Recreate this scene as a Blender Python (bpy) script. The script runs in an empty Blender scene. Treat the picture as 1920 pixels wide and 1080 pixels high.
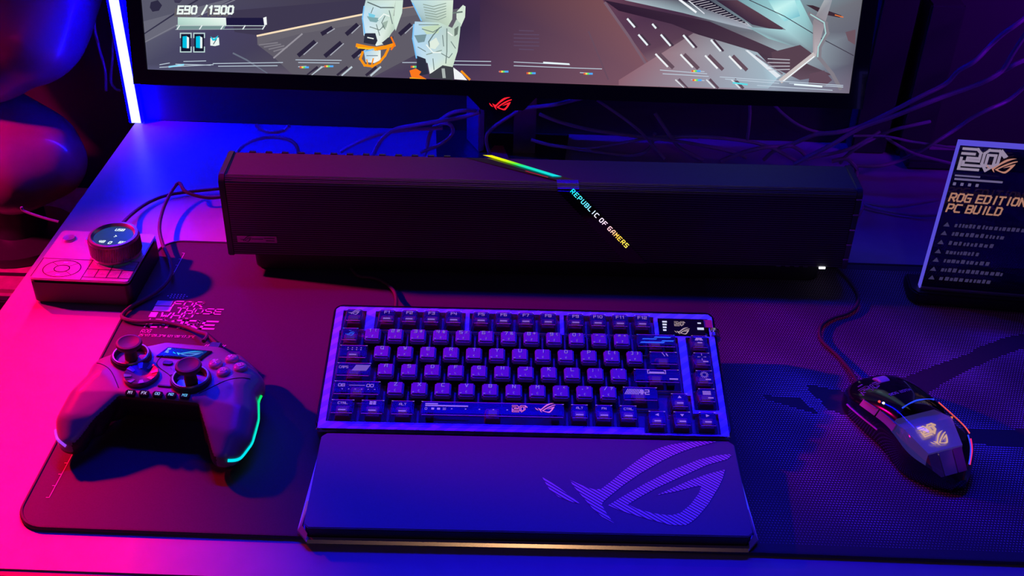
import bpy, bmesh, math, random
from math import sin, cos, pi, radians as R
from mathutils import Vector as V, Matrix as Mx, Euler
from mathutils.bvhtree import BVHTree

C = bpy.context.scene.collection
rng = random.Random(7)

# ------------------------------------------------------------------ camera
F_PX, CAM_Z, CAM_P, CAM_Y, CAM_R = 2110.28, 0.61917, 0.96647, 0.0110, 0.02735
cam_mat = Mx.Rotation(CAM_Y, 4, 'Z') @ Mx.Rotation(CAM_P, 4, 'X') @ Mx.Rotation(CAM_R, 4, 'Z')
cam_mat.translation = (0, 0, CAM_Z)
cd = bpy.data.cameras.new('camera'); cam = bpy.data.objects.new('camera', cd); C.objects.link(cam)
cam.matrix_world = cam_mat
cd.sensor_width = 36; cd.lens = F_PX / 1920 * 36; cd.clip_start = .01; cd.clip_end = 50
cd.dof.use_dof = False
bpy.context.scene.camera = cam

# ------------------------------------------------------------------ world, exposure
sc = bpy.context.scene
sc.view_settings.view_transform = 'Standard'; sc.view_settings.look = 'None'
sc.view_settings.gamma = 1; sc.view_settings.use_curve_mapping = False
sc.view_settings.exposure = 0.0
w = bpy.data.worlds.new('dark_hall'); sc.world = w; w.use_nodes = True
w.node_tree.nodes['Background'].inputs[0].default_value = (0.035, 0.012, 0.30, 1)
w.node_tree.nodes['Background'].inputs[1].default_value = 0.11

# ------------------------------------------------------------------ lamps
def spot(name, loc, target, col, e, size, blend, rad):
    l = bpy.data.lights.new(name, 'SPOT'); l.energy = e; l.color = col; l.spot_size = R(size); l.spot_blend = blend
    l.shadow_soft_size = rad
    o = bpy.data.objects.new(name, l); C.objects.link(o); o.location = loc
    o.rotation_euler = (V(target) - V(loc)).to_track_quat('-Z', 'Y').to_euler()
    return o
def area(name, loc, target, col, e, sx, sy, spread=180):
    l = bpy.data.lights.new(name, 'AREA'); l.energy = e; l.color = col; l.shape = 'RECTANGLE'; l.size = sx; l.size_y = sy
    l.spread = R(spread)
    o = bpy.data.objects.new(name, l); C.objects.link(o); o.location = loc
    o.rotation_euler = (V(target) - V(loc)).to_track_quat('-Z', 'Y').to_euler()
    return o
spot('red_stage_lamp', (-0.85, 1.20, 0.62), (-0.57, 0.63, 0), (1, 0.0, 0.02), 230, 43, 1.0, 0.03)
spot('magenta_stage_lamp', (-1.05, 1.02, 0.52), (-0.19, 0.86, 0), (1, 0.0, 0.20), 92, 27, 1.0, 0.02)
area('blue_ceiling_lamp', (0.06, 1.22, 1.35), (0.06, 0.55, 0), (0.004, 0.0, 1), 1.6, 0.8, 0.08, 46)
area('violet_wall_fill', (1.05, 0.80, 0.55), (0.70, 1.23, 0.32), (0.25, 0.0, 1), 0.8, 0.2, 0.2, 60)  # unseen fill added to lift the dark right wall
spot('red_sculpture_fill', (-1.35, 0.75, 0.75), (-0.72, 1.20, -0.05), (1, 0.0, 0.22), 150, 26, 1.0, 0.04)  # unseen fill added to redden the sculpture and case
spot('warm_hall_lamp', (0.1, -1.2, 1.3), (0.05, 0.6, 0), (1, 0.62, 0.35), 2.5, 34, 1.0, 0.05)

# ------------------------------------------------------------------ pixel rays onto real planes
def ray(px, py):
    d = cam_mat.to_3x3() @ V(((px - 960) / F_PX, -(py - 540) / F_PX, -1)); return V((0, 0, CAM_Z)), d
def at_z(px, py, z=0.0):
    o, d = ray(px, py); return o + d * ((z - o.z) / d.z)
def at_y(px, py, y):
    o, d = ray(px, py); return o + d * ((y - o.y) / d.y)
def at_plane(px, py, p0, n):
    o, d = ray(px, py); return o + d * ((V(p0) - o).dot(n) / d.dot(n))

# ------------------------------------------------------------------ materials
def srgb(r, g, b):
    f = lambda c: (c / 255 / 12.92) if c / 255 <= .04045 else ((c / 255 + .055) / 1.055) ** 2.4
    return (f(r), f(g), f(b), 1)
MATS = {}
def pm(name, col, rough=.5, metal=0.0, noise=.12, scale=120, bump=0.0, spec=.5, coat=0.0):
    m = bpy.data.materials.new(name); m.use_nodes = True; nt = m.node_tree; b = nt.nodes['Principled BSDF']
    col = tuple(col) + (1,) if len(col) == 3 else col
    tc = nt.nodes.new('ShaderNodeTexCoord'); nz = nt.nodes.new('ShaderNodeTexNoise'); nz.inputs['Scale'].default_value = scale
    nz.inputs['Detail'].default_value = 4
    nt.links.new(tc.outputs['Object'], nz.inputs['Vector'])
    mix = nt.nodes.new('ShaderNodeMix'); mix.data_type = 'RGBA'
    mix.inputs['A'].default_value = tuple(c * (1 - noise) for c in col[:3]) + (1,)
    mix.inputs['B'].default_value = tuple(min(1, c * (1 + noise)) for c in col[:3]) + (1,)
    nt.links.new(nz.outputs['Fac'], mix.inputs['Factor']); nt.links.new(mix.outputs['Result'], b.inputs['Base Color'])
    b.inputs['Roughness'].default_value = rough; b.inputs['Metallic'].default_value = metal
    b.inputs['Specular IOR Level'].default_value = spec; b.inputs['Coat Weight'].default_value = coat
    if bump:
        bp = nt.nodes.new('ShaderNodeBump'); bp.inputs['Strength'].default_value = bump; bp.inputs['Distance'].default_value = .001
        nt.links.new(nz.outputs['Fac'], bp.inputs['Height']); nt.links.new(bp.outputs['Normal'], b.inputs['Normal'])
    MATS[name] = m
    return m
def stripes(name, c1, c2, freq, ang, rough=.4, metal=0.0, duty=.5, axis='XY', spec=.5, bump=0.0):
    """hard two-tone stripes in object space"""
    m = bpy.data.materials.new(name); m.use_nodes = True; nt = m.node_tree; b = nt.nodes['Principled BSDF']
    tc = nt.nodes.new('ShaderNodeTexCoord'); mp = nt.nodes.new('ShaderNodeVectorMath'); mp.operation = 'DOT_PRODUCT'
    a, c = cos(ang) * freq, sin(ang) * freq
    mp.inputs[1].default_value = (a, c, 0) if axis == 'XY' else (a, 0, c)
    nt.links.new(tc.outputs['Object'], mp.inputs[0])
    fr = nt.nodes.new('ShaderNodeMath'); fr.operation = 'FRACT'; nt.links.new(mp.outputs['Value'], fr.inputs[0])
    gt = nt.nodes.new('ShaderNodeMath'); gt.operation = 'GREATER_THAN'; gt.inputs[1].default_value = duty
    nt.links.new(fr.outputs[0], gt.inputs[0])
    mix = nt.nodes.new('ShaderNodeMix'); mix.data_type = 'RGBA'
    mix.inputs['A'].default_value = tuple(c1) + (1,); mix.inputs['B'].default_value = tuple(c2) + (1,)
    nt.links.new(gt.outputs[0], mix.inputs['Factor']); nt.links.new(mix.outputs['Result'], b.inputs['Base Color'])
    b.inputs['Roughness'].default_value = rough; b.inputs['Metallic'].default_value = metal; b.inputs['Specular IOR Level'].default_value = spec
    if bump:
        bp = nt.nodes.new('ShaderNodeBump'); bp.inputs['Strength'].default_value = bump; bp.inputs['Distance'].default_value = .0006
        nt.links.new(gt.outputs[0], bp.inputs['Height']); nt.links.new(bp.outputs['Normal'], b.inputs['Normal'])
    return m
def clear(name, tint=(.8, .8, .9), gloss=(1, 1, 1), rough=.05, base=.06, fres=.9):
    """clear plastic: see-through with a fresnel gloss"""
    m = bpy.data.materials.new(name); m.use_nodes = True; nt = m.node_tree
    for n in list(nt.nodes):
        if n.type != 'OUTPUT_MATERIAL': nt.nodes.remove(n)
    out = [n for n in nt.nodes if n.type == 'OUTPUT_MATERIAL'][0]
    t = nt.nodes.new('ShaderNodeBsdfTransparent'); t.inputs[0].default_value = tuple(tint) + (1,)
    g = nt.nodes.new('ShaderNodeBsdfGlossy'); g.inputs[0].default_value = tuple(gloss) + (1,); g.inputs['Roughness'].default_value = rough
    lw = nt.nodes.new('ShaderNodeLayerWeight'); lw.inputs[0].default_value = .35
    mr = nt.nodes.new('ShaderNodeMapRange'); mr.inputs['To Min'].default_value = base; mr.inputs['To Max'].default_value = fres
    nt.links.new(lw.outputs['Facing'], mr.inputs['Value'])
    pw = nt.nodes.new('ShaderNodeMath'); pw.operation = 'POWER'; pw.inputs[1].default_value = 2.0
    nt.links.new(lw.outputs['Facing'], pw.inputs[0]); nt.links.new(pw.outputs[0], mr.inputs['Value'])
    mx = nt.nodes.new('ShaderNodeMixShader'); nt.links.new(mr.outputs[0], mx.inputs[0])
    nt.links.new(t.outputs[0], mx.inputs[1]); nt.links.new(g.outputs[0], mx.inputs[2]); nt.links.new(mx.outputs[0], out.inputs[0])
    return m
def glow(name, col, s=1.0):
    m = bpy.data.materials.new(name); m.use_nodes = True; nt = m.node_tree; b = nt.nodes['Principled BSDF']
    col = tuple(col) + (1,) if len(col) == 3 else col
    b.inputs['Base Color'].default_value = (0, 0, 0, 1); b.inputs['Emission Color'].default_value = col
    b.inputs['Emission Strength'].default_value = s; b.inputs['Roughness'].default_value = .3
    return m
def glow_attr(name, s=1.0, rough=.25, spec=.25):
    """a lit display whose picture is stored per corner"""
    m = bpy.data.materials.new(name); m.use_nodes = True; nt = m.node_tree; b = nt.nodes['Principled BSDF']
    a = nt.nodes.new('ShaderNodeVertexColor'); a.layer_name = 'picture'
    b.inputs['Base Color'].default_value = (0, 0, 0, 1); nt.links.new(a.outputs[0], b.inputs['Emission Color'])
    b.inputs['Emission Strength'].default_value = s; b.inputs['Roughness'].default_value = rough; b.inputs['Specular IOR Level'].default_value = spec
    return m

M_desk = pm('desk_laminate', (.42, .40, .42), .36, 0, .10, 60, .15, .35)
M_desk_edge = pm('desk_edge_band', (.05, .05, .055), .5)
M_wall = pm('dark_wall_paint', (.05, .05, .055), .7, 0, .2, 8)
M_panel = pm('dark_panel', (.055, .05, .06), .45, 0, .2, 12)
M_floor = pm('dark_carpet', (.16, .12, .13), .95, 0, .6, 160, .8)
M_mat = pm('mat_cloth', (.085, .075, .085), .85, 0, .12, 900, .25, .3)
M_mat_edge = pm('mat_stitched_edge', (.05, .04, .05), .8, 0, .3, 700, .4)
M_print = pm('mat_print_light', (.85, .7, .85), .7)
M_print_dim = pm('mat_dots', (.80, .62, .98), .6)
M_blk = pm('black_plastic', (.02, .02, .024), .45)
M_blk_gloss = pm('gloss_black', (.012, .012, .016), .12, 0, .1, 60, 0, .6, .5)
M_blk_satin = pm('satin_black', (.045, .043, .05), .35)
M_metal = pm('brushed_metal', (.62, .6, .64), .32, .9, .06, 300)
M_metal_dk = pm('dark_metal', (.16, .15, .17), .35, .8, .1, 300)
M_cyan = glow('cyan_glow', (.03, .12, .95), .9)  # emission added to the cyan legends to brighten them
M_plate = stripes('keyboard_plate', (.50, .48, .80), (.72, .70, 1.0), 105, R(-52), .48, .85, .5)
M_inner = pm('switch_plate', (.20, .19, .25), .5, .2, .2, 400)
M_key = pm('dark_keycap', (.20, .18, .62), .45, 0, .06, 500, .05, .25)
M_keyclear = clear('clear_keycap', (.52, .50, .60), (.95, .9, 1), .32, .022, .7)
M_capglint = pm('keycap_edge_glint', (.62, .58, .80), .3, 0, .05, 300)  # pale strips painted in for light glinting on the clear cap edges
M_skirt = clear('smoky_skirt', (.34, .32, .42), (.8, .8, 1), .15, .03, .45)
M_switch = pm('switch_housing', (.35, .12, .20), .3, 0, .2, 300)
M_stemlit = glow('stem_backlit', (.12, .025, .14), .7)
M_legend = pm('legend_print', (.75, .66, .85), .5)
M_lit = glow('legend_glow', (.46, .22, .85), .62); M_lit_dim = glow('legend_glow_dim', (.26, .15, .55), .95)  # legends made to glow for a pink tone the room lamps don't give
M_legend_dim = pm('legend_print_dim', (.42, .36, .50), .5)
M_copper = pm('copper_print', (.85, .42, .30), .38, .35)
M_rest = pm('wrist_rest_skin', (.17, .155, .22), .42, 0, .06, 500, .08, .4)
M_restprint = stripes('wrist_rest_print', (.17, .155, .22), (.98, .86, 1.0), 400, R(52), .5, 0, .42)
M_restframe = clear('clear_frame', (.7, .65, .8), (1, .9, 1), .12, .25, .95)
M_frame = pm('polished_frame', (.85, .8, .9), .35, .6, .03, 100)
M_copper_edge = pm('polished_edge', (.95, .80, .62), .22, 1.0, .03, 100)
M_pad = pm('controller_shell', (.25, .22, .27), .30, 0, .05, 400, .03, .4)
M_rubber = pm('stick_rubber', (.10, .08, .10), .6, 0, .1, 700)
M_cable = pm('black_cable', (.34, .30, .38), .36, 0, .25, 900, .2)
M_cable_braid = pm('braided_cable', (.11, .06, .07), .6, 0, .5, 1500, .5)
M_bar_top = pm('bar_top_skin', (.08, .075, .085), .6, 0, .08, 400, .1, .15)
M_bar_front = stripes('bar_grille', (.012, .012, .018), (.15, .14, .17), 420, R(90), .38, .3, .55, 'XZ', .5, .5)
M_badge = pm('badge_metal', (.5, .42, .46), .35, .8)
M_acry = clear('acrylic', (.62, .60, .72), (1, 1, 1), .04, .05, .8)
M_acry_edge = glow('acrylic_edge_glow', (.11, .085, .75), .85)  # glow added to the sign's edges to make them bright
M_leather = pm('glossy_dark_leather', (.22, .14, .16), .32, 0, .5, 14, .5, .6, .3)
M_white = pm('white_print', (.8, .78, .85), .5)
M_grey_print = pm('grey_print', (.24, .23, .30), .5)
M_silver = pm('chrome', (.75, .75, .8), .12, 1)
M_btn = pm('face_button_plastic', (.55, .36, .5), .15, 0, .1, 300, 0, .6, .5)
M_wheel = pm('wheel_rubber', (.85, .75, .88), .35, .1)
M_pink = pm('rose_metal', (.95, .80, .68), .3, .3)

# ------------------------------------------------------------------ object helpers
def lab(o, label, cat, group=None):
    o['label'] = label; o['category'] = cat
    if group: o['group'] = group
    return o
def thing(name, loc, label, cat, rz=0, group=None, rx=0):
    o = bpy.data.objects.new(name, None); C.objects.link(o); o.location = loc; o.rotation_euler = (rx, 0, rz)
    o.empty_display_size = .02
    return lab(o, label, cat, group)
def link(name, me, mat=None, parent=None, loc=None, label=None):
    o = bpy.data.objects.new(name, me); C.objects.link(o)
    if mat is not None and not me.materials:
        me.materials.append(mat)
    if parent: o.parent = parent
    if loc is not None: o.location = loc
    if label: o['label'] = label
    return o
class MB:
    def __init__(s): s.v = []; s.f = []
    def add(s, vs, fs):
        k = len(s.v); s.v += [tuple(v) for v in vs]; s.f += [tuple(i + k for i in f) for f in fs]; return s
    def box(s, x0, y0, z0, x1, y1, z1):
        return s.add([(x0, y0, z0), (x1, y0, z0), (x1, y1, z0), (x0, y1, z0), (x0, y0, z1), (x1, y0, z1), (x1, y1, z1), (x0, y1, z1)],
                     [(0, 3, 2, 1), (4, 5, 6, 7), (0, 1, 5, 4), (1, 2, 6, 5), (2, 3, 7, 6), (3, 0, 4, 7)])
    def prism(s, poly, z0, z1, top=None):
        n = len(poly); top = top or poly
        return s.add([(p[0], p[1], z0) for p in poly] + [(p[0], p[1], z1) for p in top],
                     [tuple(range(n))[::-1], tuple(range(n, 2 * n))] + [(i, (i + 1) % n, n + (i + 1) % n, n + i) for i in range(n)])
    def lathe(s, prof, n=32, c=(0, 0, 0), axis='Z', cap=True):
        vs = []; fs = []
        for r, z in prof:
            for i in range(n):
                a = 2 * pi * i / n; vs.append((c[0] + r * cos(a), c[1] + r * sin(a), c[2] + z))
        for j in range(len(prof) - 1):
            for i in range(n): fs.append((j * n + i, j * n + (i + 1) % n, (j + 1) * n + (i + 1) % n, (j + 1) * n + i))
        if cap:
            fs.append(tuple(range(n))[::-1]); fs.append(tuple(range((len(prof) - 1) * n, len(prof) * n)))
        return s.add(vs, fs)
    def tube(s, pts, r, n=8, r1=None, closed=False):
        pts = [V(p) for p in pts]; vs = []; fs = []; m = len(pts); up = None
        for k, p in enumerate(pts):
            t = (pts[min(k + 1, m - 1)] - pts[max(k - 1, 0)])
            t = t.normalized() if t.length > 1e-9 else V((1, 0, 0))
            if up is None:
                up = V((0, 0, 1)) if abs(t.z) < .9 else V((1, 0, 0))
            sd = t.cross(up)
            if sd.length < 1e-6: sd = t.cross(V((0, 1, 0)))
            sd.normalize(); up = sd.cross(t).normalized()
            rr = r if r1 is None else r + (r1 - r) * k / (m - 1)
            for i in range(n):
                a = 2 * pi * i / n; vs.append(p + (sd * cos(a) + up * sin(a)) * rr)
        for k in range(m - 1):
            for i in range(n): fs.append((k * n + i, k * n + (i + 1) % n, (k + 1) * n + (i + 1) % n, (k + 1) * n + i))
        fs.append(tuple(range(n))[::-1]); fs.append(tuple(range((m - 1) * n, m * n)))
        return s.add(vs, fs)
    def poly(s, pts): return s.add(pts, [tuple(range(len(pts)))])
    def mesh(s, name, smooth=False, bevel=0, seg=2, xf=None, angle=35):
        me = bpy.data.meshes.new(name); me.from_pydata([tuple(xf @ V(v)) for v in s.v] if xf else s.v, [], s.f)
        bm = bmesh.new(); bm.from_mesh(me)
        if bevel:
            bmesh.ops.remove_doubles(bm, verts=bm.verts, dist=1e-6)
            es = [e for e in bm.edges if len(e.link_faces) == 2 and e.calc_face_angle(0) > R(angle)]
            bmesh.ops.bevel(bm, geom=es, offset=bevel, segments=seg, affect='EDGES', clamp_overlap=True)
        bmesh.ops.recalc_face_normals(bm, faces=bm.faces) if not getattr(s, 'flat', False) else None
        bm.to_mesh(me); bm.free()
        if smooth or bevel:
            for p in me.polygons: p.use_smooth = True
            try: me.set_sharp_from_angle(angle=R(40))
            except Exception: pass
        return me
    def obj(s, name, mat, parent=None, smooth=False, bevel=0, seg=2, loc=None, label=None, xf=None, angle=35):
        return link(name, s.mesh(name, smooth, bevel, seg, xf, angle), mat, parent, loc, label)
def smooth_path(pts, k=8):
    P = [V(p) for p in pts]; out = []
    for i in range(len(P) - 1):
        p0, p1, p2, p3 = P[max(i - 1, 0)], P[i], P[i + 1], P[min(i + 2, len(P) - 1)]
        for j in range(k):
            t = j / k
            out.append(.5 * ((2 * p1) + (p2 - p0) * t + (2 * p0 - 5 * p1 + 4 * p2 - p3) * t * t + (3 * p1 - p0 - 3 * p2 + p3) * t ** 3))
    out.append(P[-1]); return out
def rrect(x0, y0, x1, y1, r, n=6):
    out = []
    for cx, cy, a in ((x1 - r, y1 - r, 0), (x0 + r, y1 - r, 90), (x0 + r, y0 + r, 180), (x1 - r, y0 + r, 270)):
        for i in range(n + 1):
            t = R(a + 90 * i / n); out.append((cx + r * cos(t), cy + r * sin(t)))
    return out

# ------------------------------------------------------------------ lettering: angular strokes on a 4 x 6 grid
G = {
 'A': '0,0 0,4 1.5,6 4,6 4,0;0,2.4 4,2.4', 'B': '0,0 0,6 3.4,6 4,5.2 4,3.8 3.4,3 0,3;3.4,3 4,2.2 4,.8 3.4,0 0,0', 'C': '4,6 .8,6 0,5 0,1 .8,0 4,0',
 'D': '0,0 0,6 3,6 4,5 4,1 3,0 0,0', 'E': '4,6 0,6 0,0 4,0;0,3 3.4,3', 'F': '4,6 0,6 0,0;0,3 3.4,3', 'G': '4,6 .8,6 0,5 0,1 .8,0 4,0 4,3 2,3',
 'H': '0,0 0,6;4,0 4,6;0,3 4,3', 'I': '2,0 2,6', 'J': '4,6 4,1 3.2,0 0,0', 'K': '0,0 0,6;4,6 .6,3 4,0', 'L': '0,6 0,0 4,0',
 'M': '0,0 0,6 2,3 4,6 4,0', 'N': '0,0 0,6 4,0 4,6', 'O': '.8,0 0,1 0,5 .8,6 3.2,6 4,5 4,1 3.2,0 .8,0', 'P': '0,0 0,6 3.2,6 4,5.2 4,3.4 3.2,2.6 0,2.6',
 'Q': '.8,0 0,1 0,5 .8,6 3.2,6 4,5 4,1 3.2,0 .8,0;2.6,1.6 4.4,-.4', 'R': '0,0 0,6 3.2,6 4,5.2 4,3.6 3.2,2.8 0,2.8;1.8,2.8 4,0', 'S': '4,6 0,6 0,3 4,3 4,0 0,0',
 'T': '0,6 4,6;2,6 2,0', 'U': '0,6 0,1 .8,0 3.2,0 4,1 4,6', 'V': '0,6 2,0 4,6', 'W': '0,6 1,0 2,4 3,0 4,6', 'X': '0,0 4,6;0,6 4,0', 'Y': '0,6 2,3 4,6;2,3 2,0',
 'Z': '0,6 4,6 0,0 4,0', '0': '.8,0 0,1 0,5 .8,6 3.2,6 4,5 4,1 3.2,0 .8,0', '1': '.8,5 2,6 2,0', '2': '0,6 4,6 4,3 0,3 0,0 4,0', '3': '0,6 4,6 4,0 0,0;1,3 4,3',
 '4': '0,6 0,2.4 4,2.4;3,6 3,0', '5': '4,6 0,6 0,3 4,3 4,0 0,0', '6': '4,6 0,6 0,0 4,0 4,3 0,3', '7': '0,6 4,6 1.6,0', '8': '0,0 0,6 4,6 4,0 0,0;0,3 4,3',
 '9': '0,0 4,0 4,6 0,6 0,3 4,3', '/': '.4,-.4 3.6,6.4', '.': '1.6,0 2.4,0', "'": '2,6 2,4.6', '"': '1.2,6 1.2,4.6;2.8,6 2.8,4.6', '-': '.6,3 3.4,3', '=': '.6,2 3.4,2;.6,4 3.4,4',
 '[': '3,6 1,6 1,0 3,0', ']': '1,6 3,6 3,0 1,0', '\\': '.4,6.4 3.6,-.4', ';': '2,4 2,3.4;2,1 1.6,-.4', ',': '2,.8 1.6,-.6', '`': '1.4,6 2.6,4.8', '<': '3.4,5 .8,3 3.4,1', '>': '.6,5 3.2,3 .6,1',
 '?': '0,6 4,6 4,3.4 2,3 2,1.8;2,.4 2,0', '!': '2,6 2,2;2,.4 2,0', '@': '3,2 3,4 1,4 1,2 4,2 4,6 0,6 0,0 4,0', '#': '1,0 1.6,6;2.6,0 3.2,6;0,2 4,2;0,4 4,4', '$': '4,5 0,5 0,3 4,3 4,1 0,1;2,6.4 2,-.4',
 '%': '0,0 4,6;.4,5.4 1,5.4;3,.6 3.6,.6', '^': '.6,4 2,6 3.4,4', '&': '4,0 0,4 0,6 3,6 3,4 0,2 0,0 3,0 4,2', '*': '2,6 2,2;.4,5 3.6,3;.4,3 3.6,5', '(': '3,6 1.4,4.6 1.4,1.4 3,0', ')': '1,6 2.6,4.6 2.6,1.4 1,0',
 '_': '0,0 4,0', '+': '2,5 2,1;0,3 4,3', '{': '3,6 2,6 2,3.6 1,3 2,2.4 2,0 3,0', '}': '1,6 2,6 2,3.6 3,3 2,2.4 2,0 1,0', ':': '2,4.4 2,3.8;2,1.6 2,1', '|': '2,6 2,0',
 '^u': '0,1.5 2,5 4,1.5 0,1.5', '<l': '3.6,5 0,3 3.6,1 3.6,5', '>r': '.4,5 4,3 .4,1 .4,5', 'vd': '0,4.5 2,1 4,4.5 0,4.5', 'o': '1,1 0,2 0,4 1,5 3,5 4,4 4,2 3,1 1,1',
}
def stroke_polys(pl, wd):
    out = []; P = [V((p[0], p[1])) for p in pl]
    for a, b in zip(P, P[1:]):
        d = (b - a)
        if d.length < 1e-9: continue
        d = d.normalized() * wd / 2; n = V((-d.y, d.x))
        out.append([a - d + n, a - d - n, b + d - n, b + d + n])
    return out
def text2d(txt, h, wx=1.0, wt=1.0, shear=0.0, gap=1.7):
    """list of 2D quads; cap height h; wx widens, wt stroke weight on the grid"""
    out = []; x = 0.0; s = h / 6
    for ch in txt:
        if ch == ' ': x += 3.2 * wx; continue
        for st in G.get(ch.upper(), G['-']).split(';'):
            pl = [tuple(map(float, p.split(','))) for p in st.split()]
            pl = [(x + px * wx, py) for px, py in pl]
            out += stroke_polys(pl, wt)
        x += (4 if ch not in "1I.'" else 3) * wx + gap
    return [[((p[0] + shear * p[1]) * s, p[1] * s) for p in q] for q in out], (x - gap) * s
LOGO = [
 [(.142,.288),(.185,.262),(.224,.24),(.268,.224),(.302,.23),(.374,.303),(.422,.357),(.471,.406),(.527,.459),(.582,.504),(.638,.535),(.693,.557),(.789,.579),(.861,.586),(.938,.587),(.858,.557),(.802,.535),(.747,.508),(.688,.474),(.629,.435),(.513,.347),(.417,.261),(.346,.187),(.305,.142),(.298,.119),(.323,.056),(.351,.005),(.295,.043),(.248,.101),(.205,.172),(.162,.241)],
 [(.329,.12),(.407,.182),(.531,.275),(.676,.371),(.822,.449),(.919,.483),(.991,.495),(1.0,.483),(.974,.456),(.865,.414),(.73,.333),(.586,.246),(.485,.174),(.429,.129),(.472,.101),(.55,.074),(.604,.066),(.643,.064),(.688,.081),(.744,.137),(.797,.217),(.814,.265),(.779,.259),(.697,.228),(.579,.194),(.671,.25),(.761,.302),(.857,.348),(.953,.383),(.931,.319),(.904,.262),(.833,.141),(.768,.055),(.732,.02),(.703,.001),(.632,0),(.541,.029),(.45,.062),(.385,.089)],
 [(0,.309),(.094,.226),(.187,.129),(.154,.135),(.082,.17),(.037,.219),(.017,.265)]]
def logo2d(wd, ox=0, oy=0): return [[(ox + x * wd, oy + y * wd) for x, y in p] for p in LOGO]
def twenty2d(h, ox=0, oy=0, wt=.5):
    """anniversary figure 20 in double outline strokes"""
    s = h / 6; out = []
    for pl in ('0,6 3.6,6 4.6,5 4.6,3.4 1.6,3.4 1.6,2.6 4.6,2.6', '0,4.6 3,4.6', '0,3.2 0,0 5,0', '.8,2.2 .8,1.2 5.4,1.2', '5.6,2 5.6,5 6.6,6 9,6', '6.6,4.6 6.6,1.4 8.6,1.4 8.6,4.6 6.6,4.6', '5.6,2 7,0 9.6,2.2 9.6,5.4', '9.2,6 10.8,4.4', '9.8,6 11.2,4.6'):
        out += stroke_polys([tuple(map(float, p.split(','))) for p in pl.split()], wt)
    return [[(ox + p[0] * s, oy + p[1] * s) for p in q] for q in out]
def shift(polys, dx, dy, rot=0):
    c, s = cos(rot), sin(rot)
    return [[(dx + p[0] * c - p[1] * s, dy + p[0] * s + p[1] * c) for p in q] for q in polys]
class Fr:
    def __init__(s, o, ex, ey): s.o = V(o); s.ex = V(ex).normalized(); s.ey = V(ey).normalized(); s.n = s.ex.cross(s.ey).normalized()
    def __call__(s, u, v, w=0): return s.o + s.ex * u + s.ey * v + s.n * w
def decal(name, polys, fr, mat, parent, off=.0003, label=None):
    """thin print lying on a plane"""
    b = MB(); b.flat = True
    for q in polys: b.poly([fr(p[0], p[1], off) for p in q])
    return link(name, b.mesh(name), mat, parent, None, label)
XY = Fr((0, 0, 0), (1, 0, 0), (0, 1, 0))

# ================================================================== SETTING
WALL_Y = 1.232
def struct(name, b, m, **k):
    o = b.obj(name, m, **k); o['kind'] = 'structure'; return o
struct('floor', MB().box(-3, -1, -.76, 3, 3, -.75), M_floor)
struct('wall_back', MB().box(-.478, WALL_Y, -.75, 1.6, WALL_Y + .03, .80), M_wall)
struct('wall_left', MB().box(-2.2, -.5, -.75, -2.17, 3, 1.6), M_wall)
struct('wall_rear', MB().box(-2.2, 2.4, -.75, -.4, 2.43, 1.6), M_wall)
struct('trim_1', MB().box(.384, WALL_Y - .030, 0, .425, WALL_Y, .78), M_panel, bevel=.002)
struct('trim_2', MB().box(.437, WALL_Y - .034, 0, .475, WALL_Y, .186), M_panel, bevel=.002)
struct('trim_3', MB().box(.44, 1.165, 0, 1.3, WALL_Y - .0342, .012), M_panel, bevel=.003)
struct('trim_4', MB().box(-.478, WALL_Y - .004, .0, .384, WALL_Y, .11), M_panel, bevel=.001)

struct('glow_catch_panel', MB().box(-.95, 1.43, -.75, -.4785, 1.46, 1.3), M_panel)  # panel added to catch the strip's blue and show its halo
# ---- desk
desk = thing('desk', (.25, .88, -.75), 'large dark desk carrying keyboard, soundbar and monitor', 'desk')
D = lambda b: b
dx0, dx1, dy0, dy1 = -.489, 1.2, .5275, WALL_Y
MB().prism([(dx0, dy0), (dx1, dy0), (dx1, dy1), (dx0 + .014, dy1)], -.028, 0).obj('desktop', M_desk, desk, bevel=.0015, xf=Mx.Translation((-.25, -.88, .75)))
MB().box(dx0, dy0 - .004, -.03, dx1, dy0 - .0002, -.001).obj('front_edge_band', M_desk_edge, desk, xf=Mx.Translation((-.25, -.88, .75)), label='dark front edge band')
MB().prism([(dx0 - .020, dy0), (dx0 - .0005, dy0), (dx0 + .0135, dy1), (dx0 - .006, dy1)], -.05, -.03).obj('side_ledge', M_desk_edge, desk, xf=Mx.Translation((-.25, -.88, .75)), label='dark side ledge')
for x, y in ((-.44, .62), (1.1, .62), (-.44, 1.18), (1.1, 1.18)):
    MB().box(x - .03, y - .03, -.75, x + .03, y + .03, -.0285).obj('leg', M_desk_edge, desk, bevel=.003, xf=Mx.Translation((-.25, -.88, .75)))

# ---- desk mat
mat = thing('desk_mat', (.1, .76, 0), 'wide dark cloth desk mat with printed slogan and dotted emblem', 'desk mat')
mo = Mx.Translation((-.1, -.76, 0))
mx0, mx1, my0, my1 = -.3665, .56, .565, .957
MB().prism(rrect(mx0, my0, mx1, my1, .022, 8), 0.0002, .0028).obj('cloth', M_mat, mat, bevel=.0006, xf=mo)
ring = [(p[0], p[1], .0024) for p in rrect(mx0 + .0012, my0 + .0012, mx1 - .0012, my1 - .0012, .022, 10)]
MB().tube(ring + [ring[0]], .0015, 6).obj('stitched_edge', M_mat_edge, mat, smooth=True, xf=mo, label='dark stitched edge of the mat')
MF = Fr((-.1, -.76, .0029), (1, 0, 0), (0, 1, 0))
slog = []
def put(txt, pl, pr, h, wt, sh=.12, wx=1.3, gap=1.9):
    a, b_ = at_z(*pl, .003), at_z(*pr, .003); q, wd = text2d(txt, h, wx, wt, 0, gap); k = (b_.x - a.x) / wd
    for poly in q: slog.append([(a.x + p[0] * k + sh * p[1], a.y + p[1]) for p in poly])
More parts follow.
